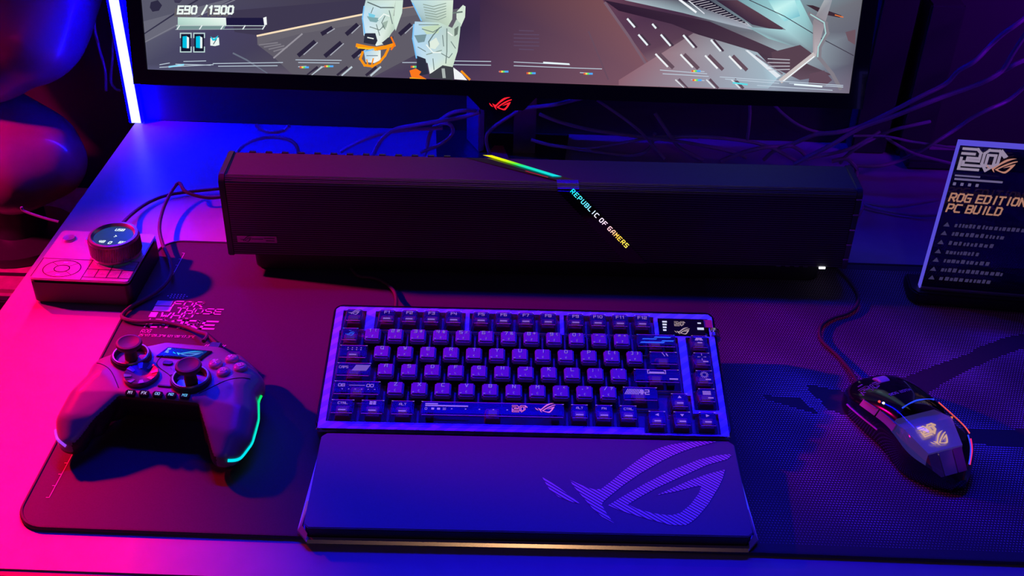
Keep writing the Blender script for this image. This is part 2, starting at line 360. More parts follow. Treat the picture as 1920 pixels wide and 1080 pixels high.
put('FOR', (323.3, 574), (377.8, 576), .0078, 1.1)
put('THOSE', (328.2, 586.7), (413.3, 588.4), .0078, 1.1)
put('WHO', (298.9, 595.4), (357.8, 597.3), .0074, 1.1)
put('DARE', (279.5, 613), (398.9, 617.8), .0112, 1.2)
put('I', (267, 612.2), (274, 612.4), .0112, 1.3)
put('ROG', (263.3, 623.3), (281, 623.8), .0044, 1.2)
put("25'07'29.3\"N 121'28'17.3\"E", (259.6, 630.2), (363.3, 634), .0030, .9, .12, .62, 1.2)
para = lambda x, y, wd, h, sh=.05: [(x, y), (x + wd, y), (x + wd + sh * h, y + h), (x + sh * h, y + h)]
for pl, pr, h in (((290.7, 572.7), (320.4, 573.3), .0078), ((285.1, 583.3), (318.2, 585), .0078), ((278.2, 594.4), (291.8, 594.9), .0076)):
    a, b_ = at_z(*pl, .003), at_z(*pr, .003); slog.append(para(a.x, a.y, b_.x - a.x, h))
for i in range(3):
    for j in range(7 - abs(i - 1) * 2):
        slog.append(para(-.3340 + j * .0030 + abs(i - 1) * .003, .8565 + i * .0028, .0013, .0012))
for i in range(9): slog.append(para(-.2805 + i * .0021, .7850, .0010, .0028, .6))
decal('slogan_print', slog, MF, M_print, mat, label='printed slogan in slanted capitals')
def ruler(a, b, n, sd):
    a, b = V(a), V(b); d = (b - a).normalized(); nn = V((d.y, -d.x)); q = stroke_polys([a, b], .0005)
    for i in range(n + 1):
        p = a + (b - a) * i / n; q += stroke_polys([p, p + nn * .0022 * sd], .0005)
    return [[(v[0], v[1]) for v in k] for k in q]
decal('scale_line_print', ruler((-.3375, .934), (-.3385, .890), 4, 1) + ruler((-.3478, .645), (-.3489, .5955), 4, 1), MF, M_print, mat, label='thin printed scale lines')
# dotted emblem: halftone dashes leaving the big emblem strokes bare
def inside(p, poly):
    x, y = p; c = False; n = len(poly)
    for i in range(n):
        x1, y1 = poly[i]; x2, y2 = poly[i - 1]
        if (y1 > y) != (y2 > y) and x < (x2 - x1) * (y - y1) / (y2 - y1) + x1: c = not c
    return c
def pd(p, poly):
    best = 9
    for i in range(len(poly)):
        a, b = V(poly[i - 1]), V(poly[i]); q = V(p); ab = b - a; t = max(0, min(1, (q - a).dot(ab) / max(ab.length_squared, 1e-12)))
        best = min(best, (a + ab * t - q).length)
    return best
def mpx(l): return [tuple(at_z(x, y, .003)[:2]) for x, y in l]
bare = [mpx([(1600, 745), (1741, 690), (1807, 667), (1837, 651), (1881, 634), (1925, 625), (2100, 600), (2100, 630), (1925, 650), (1867, 671), (1841, 682), (1807, 699), (1774, 715), (1700, 765), (1640, 780)]),
        mpx([(1760, 800), (1840, 804), (1895, 806), (1940, 800), (2100, 770), (2100, 820), (1940, 842), (1870, 836), (1830, 832), (1760, 840)]),
        mpx([(1513, 720), (1545, 727), (1588, 735), (1660, 745), (1660, 790), (1590, 780), (1554, 768), (1536, 749), (1517, 734)]),
        mpx([(1430, 738), (1452, 744), (1497, 745), (1523, 766), (1540, 778), (1504, 768), (1464, 757), (1440, 750)])]
db = MB(); db.flat = True; px_ = .00235; py_ = .0025
for j in range(int((my1 - my0 - .02) / py_)):
    for i in range(int((mx1 - .178) / px_)):
        x = .178 + i * px_ + (j % 2) * px_ * .5; y = my0 + .011 + j * py_
        if x > mx1 - .008 or (x < .215 and y > .80 and x < .178 + (y - .80) * .0): continue
        fx = min(1, max(0, (x - .178) / .05))
        d = 9; skip = False
        for b_ in bare:
            if inside((x, y), b_): skip = True; break
            d = min(d, pd((x, y), b_))
        if skip: continue
        s = (.30 + .70 * math.exp(-d / .028)) * (.35 + .65 * fx)
        s *= .78 + .22 * sin(x * 70 + y * 55)
        if y < .60: s *= max(.4, (y - .555) / .045)
        a, h = .00135 * s ** .5, .00086 * s ** .5
        db.poly([V((x - a - .1, y + h * .3 - .76, .00305)), V((x - a * .2 - .1, y - h - .76, .00305)), V((x + a - .1, y - h * .3 - .76, .00305)), V((x + a * .2 - .1, y + h - .76, .00305))])
link('dotted_emblem_print', db.mesh('dotted_emblem_print'), M_print_dim, mat, None, 'halftone dot print of a large eye emblem')

# ================================================================== KEYBOARD
KT, KA = .20213, .02015
kb = thing('keyboard', (.00029, .72582, .043), 'compact mechanical keyboard with clear keycaps on a tilted blue-lit plate', 'keyboard', KA)
kb.rotation_euler = (Mx.Rotation(KA, 3, 'Z') @ Mx.Rotation(KT, 3, 'X')).to_euler()
U = .01905
kx = lambda u: (u - 8) * U
ky = lambda r: r * U
X0, X1, Y0, Y1 = -.1587, .1657, -.0643, .0657
ZF, ZI, ZB = -.0072, -.0125, -.0255
MB().prism(rrect(X0 - .0024, Y0 - .0002, X1 + .0024, Y1 + .0032, .008, 8), ZB, ZI + .0004).obj('case', M_blk, kb, bevel=.0012)
cr = [(x, y, ZF - .0016) for x, y in rrect(X0 - .0012, Y0 + .0006, X1 + .0012, Y1 + .0020, .007, 8)]
MB().tube(cr + [cr[0]], .0013, 6).obj('case_rim', M_blk_gloss, kb, smooth=True)
holes = [(-.04, -3.02, 15.04, 2.02), (0.0, 2.02, 1.06, 3.22), (1.46, 2.02, 5.54, 3.22), (5.71, 2.02, 9.79, 3.22), (9.96, 2.02, 14.04, 3.22), (14.22, 2.1, 16.5, 3.16),
         (15.38, -2.04, 16.44, 2.04), (13.18, -3.3, 16.36, -2.22), (14.2, -2.3, 15.3, -1.26), (0, 1.9, 15, 2.03)]
def frame_mesh():
    xs = sorted({round(kx(h[0]), 5) for h in holes} | {round(kx(h[2]), 5) for h in holes} | {X0, X1, X0 + .003, X1 - .003})
    ys = sorted({round(ky(h[1]), 5) for h in holes} | {round(ky(h[3]), 5) for h in holes} | {Y0, Y1, Y1 - .003})
    bm = bmesh.new(); vd = {}
    def vert(i, j):
        if (i, j) not in vd: vd[(i, j)] = bm.verts.new((xs[i], ys[j], ZF))
        return vd[(i, j)]
    for i in range(len(xs) - 1):
        for j in range(len(ys) - 1):
            cx, cy = (xs[i] + xs[i + 1]) / 2, (ys[j] + ys[j + 1]) / 2
            if any(kx(h[0]) < cx < kx(h[2]) and ky(h[1]) < cy < ky(h[3]) for h in holes): continue
            if j == len(ys) - 2 and i in (0, len(xs) - 2):
                if i == 0: bm.faces.new([vert(0, j), vert(1, j), vert(1, j + 1)])
                else: bm.faces.new([vert(i, j), vert(i + 1, j), vert(i, j + 1)])
                continue
            bm.faces.new([vert(i, j), vert(i + 1, j), vert(i + 1, j + 1), vert(i, j + 1)])
    r = bmesh.ops.extrude_face_region(bm, geom=list(bm.faces))
    for v in [g for g in r['geom'] if isinstance(g, bmesh.types.BMVert)]: v.co.z = ZI
    bmesh.ops.recalc_face_normals(bm, faces=bm.faces)
    me = bpy.data.meshes.new('top_plate'); bm.to_mesh(me); bm.free(); return me
link('top_plate', frame_mesh(), M_plate, kb, None, 'striped metallic top plate')
MB().box(X0 + .003, Y0 + .003, ZI + .0002, X1 - .003, Y1 - .003, ZI + .0008).obj('switch_plate', M_inner, kb)
MB().box(kx(3.78), ky(-3.0), ZI + .0009, kx(9.97), ky(-2.02), ZI + .0016).obj('spacebar_shade', M_blk, kb)  # black sheet added as painted shade under the clear spacebar
# keycaps
def frust(b, w0, d0, z0, w1, d1, z1, y1=0):
    return b.add([(-w0, -d0, z0), (w0, -d0, z0), (w0, d0, z0), (-w0, d0, z0), (-w1, -d1 + y1, z1), (w1, -d1 + y1, z1), (w1, d1 + y1, z1), (-w1, d1 + y1, z1)],
                 [(0, 3, 2, 1), (4, 5, 6, 7), (0, 1, 5, 4), (1, 2, 6, 5), (2, 3, 7, 6), (3, 0, 4, 7)])
cap_cache = {}
def cap_mesh(kind, wu):
    k = (kind, wu)
    if k in cap_cache: return cap_cache[k]
    hw = wu * U / 2 - .0005
    if kind == 'alpha':
        me = frust(MB(), hw - .0021, .0074, -.0048, hw - .0027, .0064, 0, .0006).mesh('dark_keycap', bevel=.0011, seg=2, angle=20)
        me.materials.append(M_key)
    elif kind == 'skirt':
        me = frust(MB(), hw - .0002, .0088, ZI + .0022, hw - .0023, .0072, -.0049, .0004).mesh('clear_skirt'); me.materials.append(M_skirt)
    elif kind == 'clear':
        b = MB(); frust(b, hw - .0002, .0089, ZI + .0022, hw - .0026, .0064, -.0006, .0008)
        me = b.mesh('clear_keycap', bevel=.0009, seg=2, angle=20); me.materials.append(M_keyclear)
    elif kind == 'switch':
        b = MB(); frust(b, .0068, .0068, ZI + .0008, .0052, .0050, -.0062)
        me = b.mesh('switch', bevel=.0004); me.materials.append(M_switch)
    elif kind == 'switch_stem':
        me = MB().box(-.0034, -.0024, -.0061, .0034, .0022, -.0040).mesh('switch_stem', bevel=.0004); me.materials.append(M_stemlit)
    elif kind == 'edge':
        hh = hw - .0002; b = MB(); b.box(-hh, -.0092, ZI + .0022, hh, -.0088, ZI + .0032); b.box(-hw + .0030, -.0066, -.0012, hw - .0030, -.0062, -.0006); b.box(-hw + .0030, .0064, -.0012, hw - .0030, .0068, -.0006)
        me = b.mesh('cap_glint'); me.materials.append(M_capglint)
    elif kind == 'stabilizer':
        b = MB(); b.box(-.003, -.0055, ZI + .0008, .003, .0055, -.0062); b.box(-.0014, -.0016, -.0062, .0014, .0016, -.0045)
        me = b.mesh('stabilizer', bevel=.0004); me.materials.append(M_blk)
    cap_cache[k] = me; return me
nkeys = 0
def key(u, r, wu=1.0, alpha=None, legend=None, kind='clear', h=.0030, extra=None, mat=None):
    """u: centre in key units; alpha = (main, second) on a dark cap; legend = text on a clear cap"""
    loc = (kx(u), ky(r), 0)
    if alpha:
        o = link('keycap', cap_mesh('alpha', wu), None, kb, loc, 'dark opaque keycap')
        link('clear_skirt', cap_mesh('skirt', wu), None, o)
        q = []
        t, wd = text2d(alpha[0], .0030, 1.15, 1.0); n2 = len(alpha) > 2
        q += shift(t, -wd / 2 - (.0022 if n2 else 0), .0026)
        decal('legend', q, XY, M_lit_dim, o, .00025)
        q = []
        if n2:
            t, wd = text2d(alpha[2], .0026, 1.1, .9); q += shift(t, .0014, .0028)
        t, wd = text2d(alpha[1], .0017, .9, .8); q += shift(t, -wd / 2, -.0032)
        q += [[(-.0054, -.0038), (-.0038, -.0038), (-.0038, -.0033), (-.0054, -.0033)]]
        decal('side_legend', q, XY, M_lit_dim, o, .00025)
    else:
        o = link('keycap', cap_mesh('clear', wu), None, kb, loc, 'clear keycap')
        link('cap_glint', cap_mesh('edge', wu), None, o)
        link('switch', cap_mesh('switch', 1), None, o)
        link('switch_stem', cap_mesh('switch_stem', 1), None, o)
        if wu >= 2:
            for s in (-1, 1): link('stabilizer', cap_mesh('stabilizer', 1), None, o, (s * (.0119 if wu < 4 else .05), 0, 0))
        q = []
        if legend:
            t, wd = text2d(legend, h, 1.1, 1.15); q += shift(t, -wd / 2, .0022)
        if extra: q += extra
        hw = wu * U / 2 - .0036
        for s in (-1, 1): q.append([(s * hw - .0008, .0066), (s * hw + .0008, .0066), (s * hw + .0006, .0060), (s * hw - .0006, .0060)])
        if q: decal('legend', q, XY, mat or M_lit, o, -.0003)
    return o
hatch = lambda x, y, wd, h, n: [para(x + i * wd / n, y, wd / n * .55, h, .5) for i in range(n)]
key(.55, 2.65, 1, extra=logo2d(.010, -.005, .000))
for i in range(12):
    u = 2.05 + i + .2 * (i // 4)
    u = [2.03, 3.03, 4.02, 5.02, 6.25, 7.25, 8.25, 9.25, 10.48, 11.48, 12.48, 13.47][i]
    key(u, 2.65, 1, legend='F%d' % (i + 1), h=.0028, extra=[para(-.0030, -.0040, .0060, .0011, 0)])
key(.5, 1.5, 1, legend='~', h=.0028, extra=logo2d(.008, -.004, -.002), mat=M_cyan)
for i, c in enumerate('1234567890-='): key(1.5 + i, 1.5, 1, (c, 'Z', '!@#$%^&*()_+'[i]))
key(14, 1.5, 2, extra=[para(-.014, -.003, .020, .0016, .9), para(-.012, .001, .012, .0012, .9), para(-.002, .003, .014, .0012, .9), para(.004, -.001, .010, .0014, .9)], mat=M_cyan)
key(.75, .5, 1.5, extra=[para(-.0050 + i * .0036, .0034 + j * .0020, .0010, .0008, 0) for i in range(4) for j in (0, -1)] + [para(-.003, -.004, .006, .0010, 0)])
for i, c in enumerate('QWERTYUIOP[]'): key(2 + i, .5, 1, (c, 'K') if c.isalpha() else (c, 'K', '{' if c == '[' else '}'))
key(14.25, .5, 1.5, legend='\\', h=.0032, extra=[para(.003, .002, .001, .003, -.4)])
t_, _ = text2d('CAPS', .0022, .9, 1.1)
key(.875, -.5, 1.75, extra=shift(t_, -.0118, .001) + hatch(-.0012, -.0016, .0120, .0062, 12))
for i, c in enumerate("ASDFGHJKL;'"): key(2.25 + i, -.5, 1, (c, 'L') if c.isalpha() else (c, 'L', ':' if c == ';' else '"'))
key(13.875, -.5, 2.25, legend='[     ]', h=.0034, extra=[para(-.0062, .0020, .0124, .0020, 0), para(.010, -.004, .007, .0014, 0)])
t_, _ = text2d('08', .0026, 1.2, 1.2); t2_, _ = text2d('OO', .0028, 1.2, 1.1)
key(1.125, -1.5, 2.25, extra=shift(t_, -.0150, .0010) + [para(-.0065, .0020, .0130, .0005, 0)] + shift(t2_, .0078, .0008) + [para(-.0120 + i * .0052, -.0020, .0010, .0007, 0) for i in range(6)])
for i, c in enumerate('ZXCVBNM,./'): key(2.75 + i, -1.5, 1, (c, 'C') if c.isalpha() else (c, 'C', {',': '<', '.': '>', '/': '?'}[c]))
t_, _ = text2d('#2', .0044, 1, 1.2)
key(13.1, -1.5, 1.75, extra=hatch(-.0130, -.0010, .0120, .0056, 9) + shift(t_, -.0002, -.0006))
key(.625, -2.5, 1.25, legend='CTRL', h=.0020, extra=[para(-.0030, -.0040, .0060, .0010, 0)])
key(1.875, -2.5, 1.25, extra=[para(-.0026, .0022, .0024, .0014, 0), para(.0002, .0022, .0024, .0014, 0), para(-.0026, .0040, .0024, .0014, 0), para(.0002, .0040, .0024, .0014, 0), para(-.0030, -.0040, .0060, .0010, 0)])
key(3.125, -2.5, 1.25, legend='ALT', h=.0020, extra=[para(-.0030, -.0040, .0060, .0010, 0)])
sp = key(6.875, -2.5, 6.25, extra=[para(-.0535, .0036, .010, .0012, 0), para(-.0535, .0018, .034, .0013, 0)] + shift(text2d('0', .0022, 1, 1)[0], -.0535, -.0018) + [para(-.0485, -.0016, .0022, .0020, 0), para(-.0440, -.0016, .0024, .0020, 0), para(-.0395, -.0016, .0026, .0006, 0), para(-.0395, -.0002, .0026, .0006, 0)] + [para(-.033 + i * .011, -.0008, .0012, .0008, 0) for i in range(5)])
decal('anniversary_print', twenty2d(.0064, .0155, -.0022, .55) + logo2d(.0165, .0335, -.0024), XY, glow('copper_glow', (.85, .17, .26), .8), sp, -.0002, 'copper anniversary figure and eye emblem with added glow')  # pink emission added to the print to brighten it
for i, t in enumerate(('ALT', 'FN', 'CTRL')): key(10.5 + i * 1.02, -2.5, 1, legend=t, h=.0019, extra=[para(-.0030, -.0040, .0060, .0010, 0)])
for u, r, g in ((14.74, -1.80, '^u'), (13.72, -2.76, '<l'), (14.76, -2.76, 'vd'), (15.82, -2.76, '>r')):
    pl = [tuple(map(float, p.split(','))) for p in G[g].split()]
    key(u, r, 1, extra=[[(-.0016 + p[0] * .0008, .0010 + p[1] * .0007) for p in pl[:3]], para(-.0026, -.0036, .0052, .0012, 0)])
ast = lambda n, r0, r1: [[(r0 * cos(a - .12), r0 * sin(a - .12) + .002), (r1 * cos(a - .1), r1 * sin(a - .1) + .002), (r1 * cos(a + .1), r1 * sin(a + .1) + .002), (r0 * cos(a + .12), r0 * sin(a + .12) + .002)] for a in [2 * pi * k / n for k in range(n)]]
key(15.92, 1.5, 1, extra=[para(-.004, .001, .003, .003, .4), para(.000, .001, .003, .003, -.4), para(-.002, -.002, .004, .0012, 0)])
key(15.92, .5, 1, extra=ast(4, .0012, .0036) + [para(.0005, -.0035, .0044, .0012, 0)])
key(15.92, -.5, 1, extra=ast(12, .0016, .0034) + [para(.0005, -.0035, .0044, .0012, 0)])
key(15.92, -1.5, 1, extra=[para(-.0034, .0002, .0066, .0010, 0), para(-.0034, .0016, .0066, .0010, 0), para(-.0034, .0030, .0066, .0010, 0), para(.0005, -.0035, .0044, .0012, 0)])
# little display
ox0, ox1, oy0, oy1 = kx(14.26), kx(16.30), ky(2.12), ky(3.10)
MB().box(ox0, oy0, ZI + .001, ox1, oy1, ZF + .0010).obj('display', M_blk_gloss, kb, bevel=.0005)
OF = Fr(((ox0 + ox1) / 2, (oy0 + oy1) / 2, ZF + .0011), (1, 0, 0), (0, 1, 0))
G_w = glow('display_white', (.75, .78, 1), .9); G_or = glow('display_amber', (.85, .62, .5), .55)
for ic in [para(-.0165, .0046 - i * .0032, .0040 - .0004 * i, .0018, 0) for i in range(4)] + [para(.0138, .0040, .0030, .0014, 0), para(.0130, -.0030, .0056, .0026, 0)]:
    decal('display_icon', [ic], OF, G_w, kb, .0001, 'lit white icon on the display')
decal('display_emblem', logo2d(.0135, -.0070, -.0085) + twenty2d(.0050, -.0062, .0010, .45), OF, G_or, kb, .0001, 'lit anniversary figure and eye emblem')
decal('red_marker', [[(kx(16.30), ky(2.64), ), (kx(16.68), ky(2.64)), (kx(16.68), ky(3.10)), (kx(16.30), ky(3.10))]], Fr((0, 0, ZF + .0004), (1, 0, 0), (0, 1, 0)), pm('red_label', (.9, .05, .12), .4), kb, 0, 'small red square')
kn = MB()
for k in range(12): pass
kn.lathe([(.0038, 0), (.0052, 0), (.0056, .0006), (.0056, .0040), (.0050, .0046), (.0050, .0060), (.0056, .0066), (.0056, .0090), (.0048, .0096), (.0001, .0096)], 28)
kn.obj('control_roller', M_copper_edge, kb, smooth=True, xf=Mx.Translation((X1 + .0004, ky(2.62), ZI + .001)) @ Mx.Rotation(R(90), 4, 'X'), label='brass coloured metal roller')
for s, x in ((-1, X0 + .012), (1, X1 - .012)):
    f = MB(); f.box(-.012, -.004, -.0256, .012, .004, 0)
    f.obj('foot', M_blk, kb, bevel=.002, xf=Mx.Translation((x - s * .012, Y1 - .012, ZB)) @ Mx.Rotation(-KT, 4, 'X'))
for x in (X0 - .0022, X1 + .0022):
    MB().box(x - .0016, .022, ZB - .001, x + .0016, .048, ZB + .008).obj('side_catch', M_blk, kb, bevel=.001)
for x in (X0 + .0005, X1 - .0005):
    MB().lathe([(.0001, 0), (.0012, 0), (.0012, .0012), (.0001, .0018)], 12).obj('corner_pin', M_silver, kb, smooth=True, xf=Mx.Translation((x, Y0 - .0010, ZF - .001)), label='bright metal corner pin')

# ================================================================== WRIST REST
wr = thing('wrist_rest', (.0095, .6145, .003), 'dark padded wrist rest with striped eye emblem in front of keyboard', 'wrist rest', KA)
hw, y0, y1 = .1625, -.0490, .0475
z0f, z1f, zbk = .0012, .0135, .0175
def slab(hw_f, hw_b, ya, yb, cut, zlo, zf, zb, inset=0.0):
    pl = [(-hw_f + cut, ya), (hw_f - cut, ya), (hw_f, ya + cut), (hw_b, yb - .004), (hw_b - .004, yb), (-hw_b + .004, yb), (-hw_b, yb - .004), (-hw_f, ya + cut)]
    zt = lambda y: zf + (zb - zf) * (y - ya) / (yb - ya)
    n = len(pl); b = MB()
    b.add([(x, y, zlo) for x, y in pl] + [(x, y, zt(y)) for x, y in pl], [tuple(range(n))[::-1], tuple(range(n, 2 * n))] + [(i, (i + 1) % n, n + (i + 1) % n, n + i) for i in range(n)])
    return b
slab(.1618, .1618, y0, y1, .0035, .0118, z1f, zbk).obj('pad', M_rest, wr, bevel=.0006)
slab(.1612, .1612, y0 + .0002, y1 - .0002, .0035, .0002, .0117, .0117).obj('core_tray', M_blk, wr, label='black tray under the pad')
fr2 = MB(); fo2 = [(-.1600, y0 - .0030), (.1600, y0 - .0030), (.1675, y0 + .0060), (.1640, y1 - .002), (.1622, y1 - .002), (.1622, y0 + .004), (.1585, y0 - .0003), (-.1585, y0 - .0003), (-.1622, y0 + .004), (-.1622, y1 - .002), (-.1640, y1 - .002), (-.1675, y0 + .0060)]
fi2 = [(-.1596, y0 - .0016), (.1596, y0 - .0016), (.1650, y0 + .0056), (.1628, y1 - .002)] + fo2[4:10] + [(-.1628, y1 - .002), (-.1650, y0 + .0056)]
fr2.prism(fo2, .0016, .0040)
fr2.obj('frame', M_frame, wr, label='polished chamfered frame')
fr3 = MB()
for sg_ in (-1, 1):
    fr3.add([(sg_ * .1675, y0 + .0060, .0040), (sg_ * .1600, y0 - .0030, .0040), (sg_ * .1590, y0 - .0006, .0078), (sg_ * .1638, y0 + .0064, .0090), (sg_ * .1626, y0 + .034, .0060), (sg_ * .1655, y0 + .036, .0040)], [(0, 1, 2, 3), (0, 3, 4, 5)])
fr3.obj('frame_corner', M_frame, wr, label='bright chamfered corner of the frame')
MB().add([(x, y, z) for x in (-.1590, .1590) for y, z in ((y0 - .0048, .0022), (y0 - .0030, .0022), (y0 - .0030, .0042))], [(0, 1, 2), (5, 4, 3), (0, 3, 4, 1), (1, 4, 5, 2), (2, 5, 3, 0)]).obj('front_strip', M_copper_edge, wr, label='polished strip along the front')
sl = math.atan2(zbk - z1f, y1 - y0)
WF = Fr((0, y0, z1f), (1, 0, 0), (0, cos(sl), sin(sl)))
lx, ly = .0187 - .0095, .5757 - (.6145 - .0490)
decal('emblem_print', logo2d(.1474, lx + .0010, ly - .0012), WF, M_restprint, wr, .0003, 'striped eye emblem')

# ================================================================== SOUNDBAR
BY = .02
sb = thing('soundbar', (.0145, .9095, .003), 'long black soundbar with slanted lit band under the monitor', 'soundbar', BY)
bw, zb0, zt0 = .2985, .021, .1055
prof = [(0, zb0), (.0004, zt0 - .006), (.004, zt0 - .0008), (.0065, zt0), (.047, zt0 + .0006), (.050, zt0 - .002), (.078, zt0 - .030), (.078, zb0 + .004), (.072, zb0)]
def bar_loft(x0, x1, pr, scale=1.0):
    n = len(pr); b = MB()
    b.add([(x0, y, z) for y, z in pr] + [(x1, y, z) for y, z in pr], [tuple(range(n)), tuple(range(n, 2 * n))[::-1]] + [(i, n + i, n + (i + 1) % n, (i + 1) % n) for i in range(n)])
    return b
bar_loft(-bw + .0065, bw - .0065, prof).obj('body', M_bar_top, sb)
MB().box(-bw + .0065, -.0012, zb0 + .001, bw - .0065, .0003, zt0 - .0055).obj('grille', M_bar_front, sb, label='finely ribbed front grille')
rib = MB()
for k in range(6):
    a = R(90 * k / 5); rib.tube([(-bw + .0065, .0052 - .0052 * cos(a) - .0002, zt0 - .0056 + .0056 * sin(a)), (bw - .0065, .0052 - .0052 * cos(a) - .0002, zt0 - .0056 + .0056 * sin(a))], .00038, 5)
rib.obj('front_ribs', M_metal, sb, smooth=True, label='rounded ribbed front top edge')
def grow(pr, d):
    cy = sum(p[0] for p in pr) / len(pr); cz = sum(p[1] for p in pr) / len(pr)
    return [(y + (d if y > cy else -d), z + (d if z > cz else -d)) for y, z in pr]
bar_loft(-bw, -bw + .0065, grow(prof, .0012)).obj('end_cap', M_blk_satin, sb, bevel=.001)
ec = bar_loft(bw - .0065, bw, grow(prof, .0012)).obj('end_cap', M_metal_dk, sb, bevel=.001, label='metal end cap with rivets')
for k in range(5):
    MB().box(bw - .0062, -.0020, zb0 + .010 + k * .0165, bw - .0010, -.0011, zb0 + .0115 + k * .0165).obj('rivet', M_silver, ec)
MB().prism(rrect(-bw + .022, .006, bw - .022, .074, .01, 4), 0.0, zb0 + .0005, None).obj('foot_base', M_blk, sb, bevel=.002)
for k in range(13):
    MB().box(-bw + .020 + k * .0155, .0476, zt0 - .0004, -bw + .026 + k * .0155, .0500, zt0 + .0012).obj('rear_notch', M_blk, sb)
# slanted band: front part and top part
sbm = Mx.Translation((.0145, .9095, .003)) @ Mx.Rotation(BY, 4, 'Z'); sbi = sbm.inverted()
nf = sbm.to_3x3() @ V((0, -1, 0)); pf = sbm @ V((0, -.0016, 0)); nt_ = V((0, 0, 1)); pt_ = sbm @ V((0, 0, zt0 + .0010))
onf = lambda x, y: sbi @ at_plane(x, y, pf, nf)
ont = lambda x, y: sbi @ at_plane(x, y, pt_, nt_)
A = [ont(872, 288), ont(922, 290)]; B_ = [ont(1024, 333), ont(1068, 335)]
for p in A: p.y = .0468
xa0, xa1 = A[0].x, A[0].x + .030
f1 = [onf(1175, 482), onf(1214, 485)]
x0b, x1b = onf(1046, 346).x, onf(1087, 349).x
band = MB()
band.add([(xa0, .0468, zt0 + .0008), (xa1, .0468, zt0 + .0008), (x1b - .001, .006, zt0 + .0012), (x0b - .001, .006, zt0 + .0012), (x0b, -.0002, zt0 - .005), (x1b, -.0002, zt0 - .005),
          (x0b, -.0022, zt0 - .0058), (x1b, -.0022, zt0 - .0058), (f1[0].x, -.0022, zb0 + .001), (f1[1].x, -.0022, zb0 + .001)],
         [(0, 3, 2, 1), (3, 4, 5, 2), (4, 6, 7, 5), (6, 8, 9, 7)])
band.obj('slanted_band', M_blk_gloss, sb, label='slanted gloss black band')
MB().add([(x0b - .0012, .0066, zt0 + .0016), (x1b - .0012, .0066, zt0 + .0016), (x1b, -.0012, zt0 - .0038), (x0b, -.0012, zt0 - .0038)], [(0, 3, 2, 1)]).obj('band_fold', M_metal, sb, label='bright fold of the band')
# lit stripe on top: yellow to green to cyan
def attr_mesh(name, quads, mat_, parent, label=None):
    """quads: list of (verts, corner colours)"""
    vs = []; fs = []; cs = []
    for q, c in quads:
        k = len(vs); vs += [tuple(p) for p in q]; fs.append(tuple(range(k, k + len(q)))); cs += c if isinstance(c, list) else [c] * len(q)
    me = bpy.data.meshes.new(name); me.from_pydata(vs, [], fs); at = me.color_attributes.new('picture', 'FLOAT_COLOR', 'CORNER')
    for i, c in enumerate(cs): at.data[i].color = tuple(c[:3]) + (1,)
    return link(name, me, mat_, parent, None, label)
G_attr = glow_attr('rainbow_glow', 1.0)
s0, s1 = ont(905, 292), ont(1036, 332)
ramp = [(0, (1, .85, 0)), (.25, (.75, 1, 0)), (.42, (.05, .9, .02)), (.55, (0, .8, .5)), (1, (0, .75, .85))]
def rampc(t):
    for (a, ca), (b, cb) in zip(ramp, ramp[1:]):
        if t <= b: return tuple(ca[i] + (cb[i] - ca[i]) * (t - a) / (b - a) for i in range(3))
    return ramp[-1][1]
qs = []; NQ = 16
for k in range(NQ):
    ta, tb = k / NQ, (k + 1) / NQ; pa, pb = s0.lerp(s1, ta), s0.lerp(s1, tb); zz = zt0 + .0018; wv = .0088
    qs.append(([(pa.x, pa.y, zz), (pb.x, pb.y, zz), (pb.x + wv, pb.y, zz), (pa.x + wv, pa.y, zz)], [rampc(ta), rampc(tb), rampc(tb), rampc(ta)]))
attr_mesh('light_strip', qs, G_attr, sb, 'rainbow lit strip from yellow to cyan')
r0, r1 = ont(984, 322), ont(1026, 334)
attr_mesh('red_light_line', [([(r0.x, r0.y, zt0 + .0019), (r1.x, r1.y, zt0 + .0019), (r1.x + .0012, r1.y, zt0 + .0019), (r0.x + .0012, r0.y, zt0 + .0019)], (.9, .02, .05))], G_attr, sb, 'thin red lit line')
t0, t1 = onf(1072, 357), onf(1172, 458)
dirv = (t1 - t0); L = dirv.length; dirv.normalize(); upv = V((dirv.z * -1, 0, dirv.x)); upv = V((cos(R(8)), 0, sin(R(8)))) 
TF = Fr((t0.x, -.0025, t0.z), (dirv.x, 0, dirv.z), (-dirv.z, 0, dirv.x))
cramp = [(0, (0, .75, .9)), (.28, (.15, .7, 1)), (.4, (.75, .8, 1)), (.55, (1, .75, 1)), (.68, (1, .55, .6)), (.8, (1, .55, .05)), (1, (1, .8, .1))]
q, wd = text2d('REPUBLIC OF GAMERS', .0040, .9, 1.05, -.1, 2.7)
qs = []; sc_ = (L + .003) / wd
for poly in q:
    cx = sum(p[0] for p in poly) / len(poly) / wd; ramp_save = ramp; ramp = cramp; col = rampc(min(1, max(0, cx))); ramp = ramp_save
    pts = [TF(p[0] * sc_, p[1] - .0016, .0) for p in poly]
    qs.append((pts, col))
attr_mesh('lit_lettering', qs, glow_attr('lettering_glow', 1.3), sb, 'lit lettering changing from cyan to amber')
b0, b1 = onf(444, 441), onf(520, 455)
MB().box(b0.x, -.0022, b1.z, b1.x, -.0012, b0.z).obj('badge', M_badge, sb, bevel=.0003, label='small metal badge')
BF = Fr((b0.x, -.0023, b1.z), (1, 0, 0), (0, 0, 1)); bwid, bh = b1.x - b0.x, b0.z - b1.z
decal('badge_emblem', logo2d(.011, .003, .0009) + [para(bwid * .36, bh * .5, bwid * .3, bh * .1, 0), para(bwid * .68, bh * .62, bwid * .27, bh * .10, 0), para(bwid * .72, bh * .25, bwid * .22, bh * .10, 0)], BF, M_blk, sb, .0001, 'dark eye emblem on the badge')
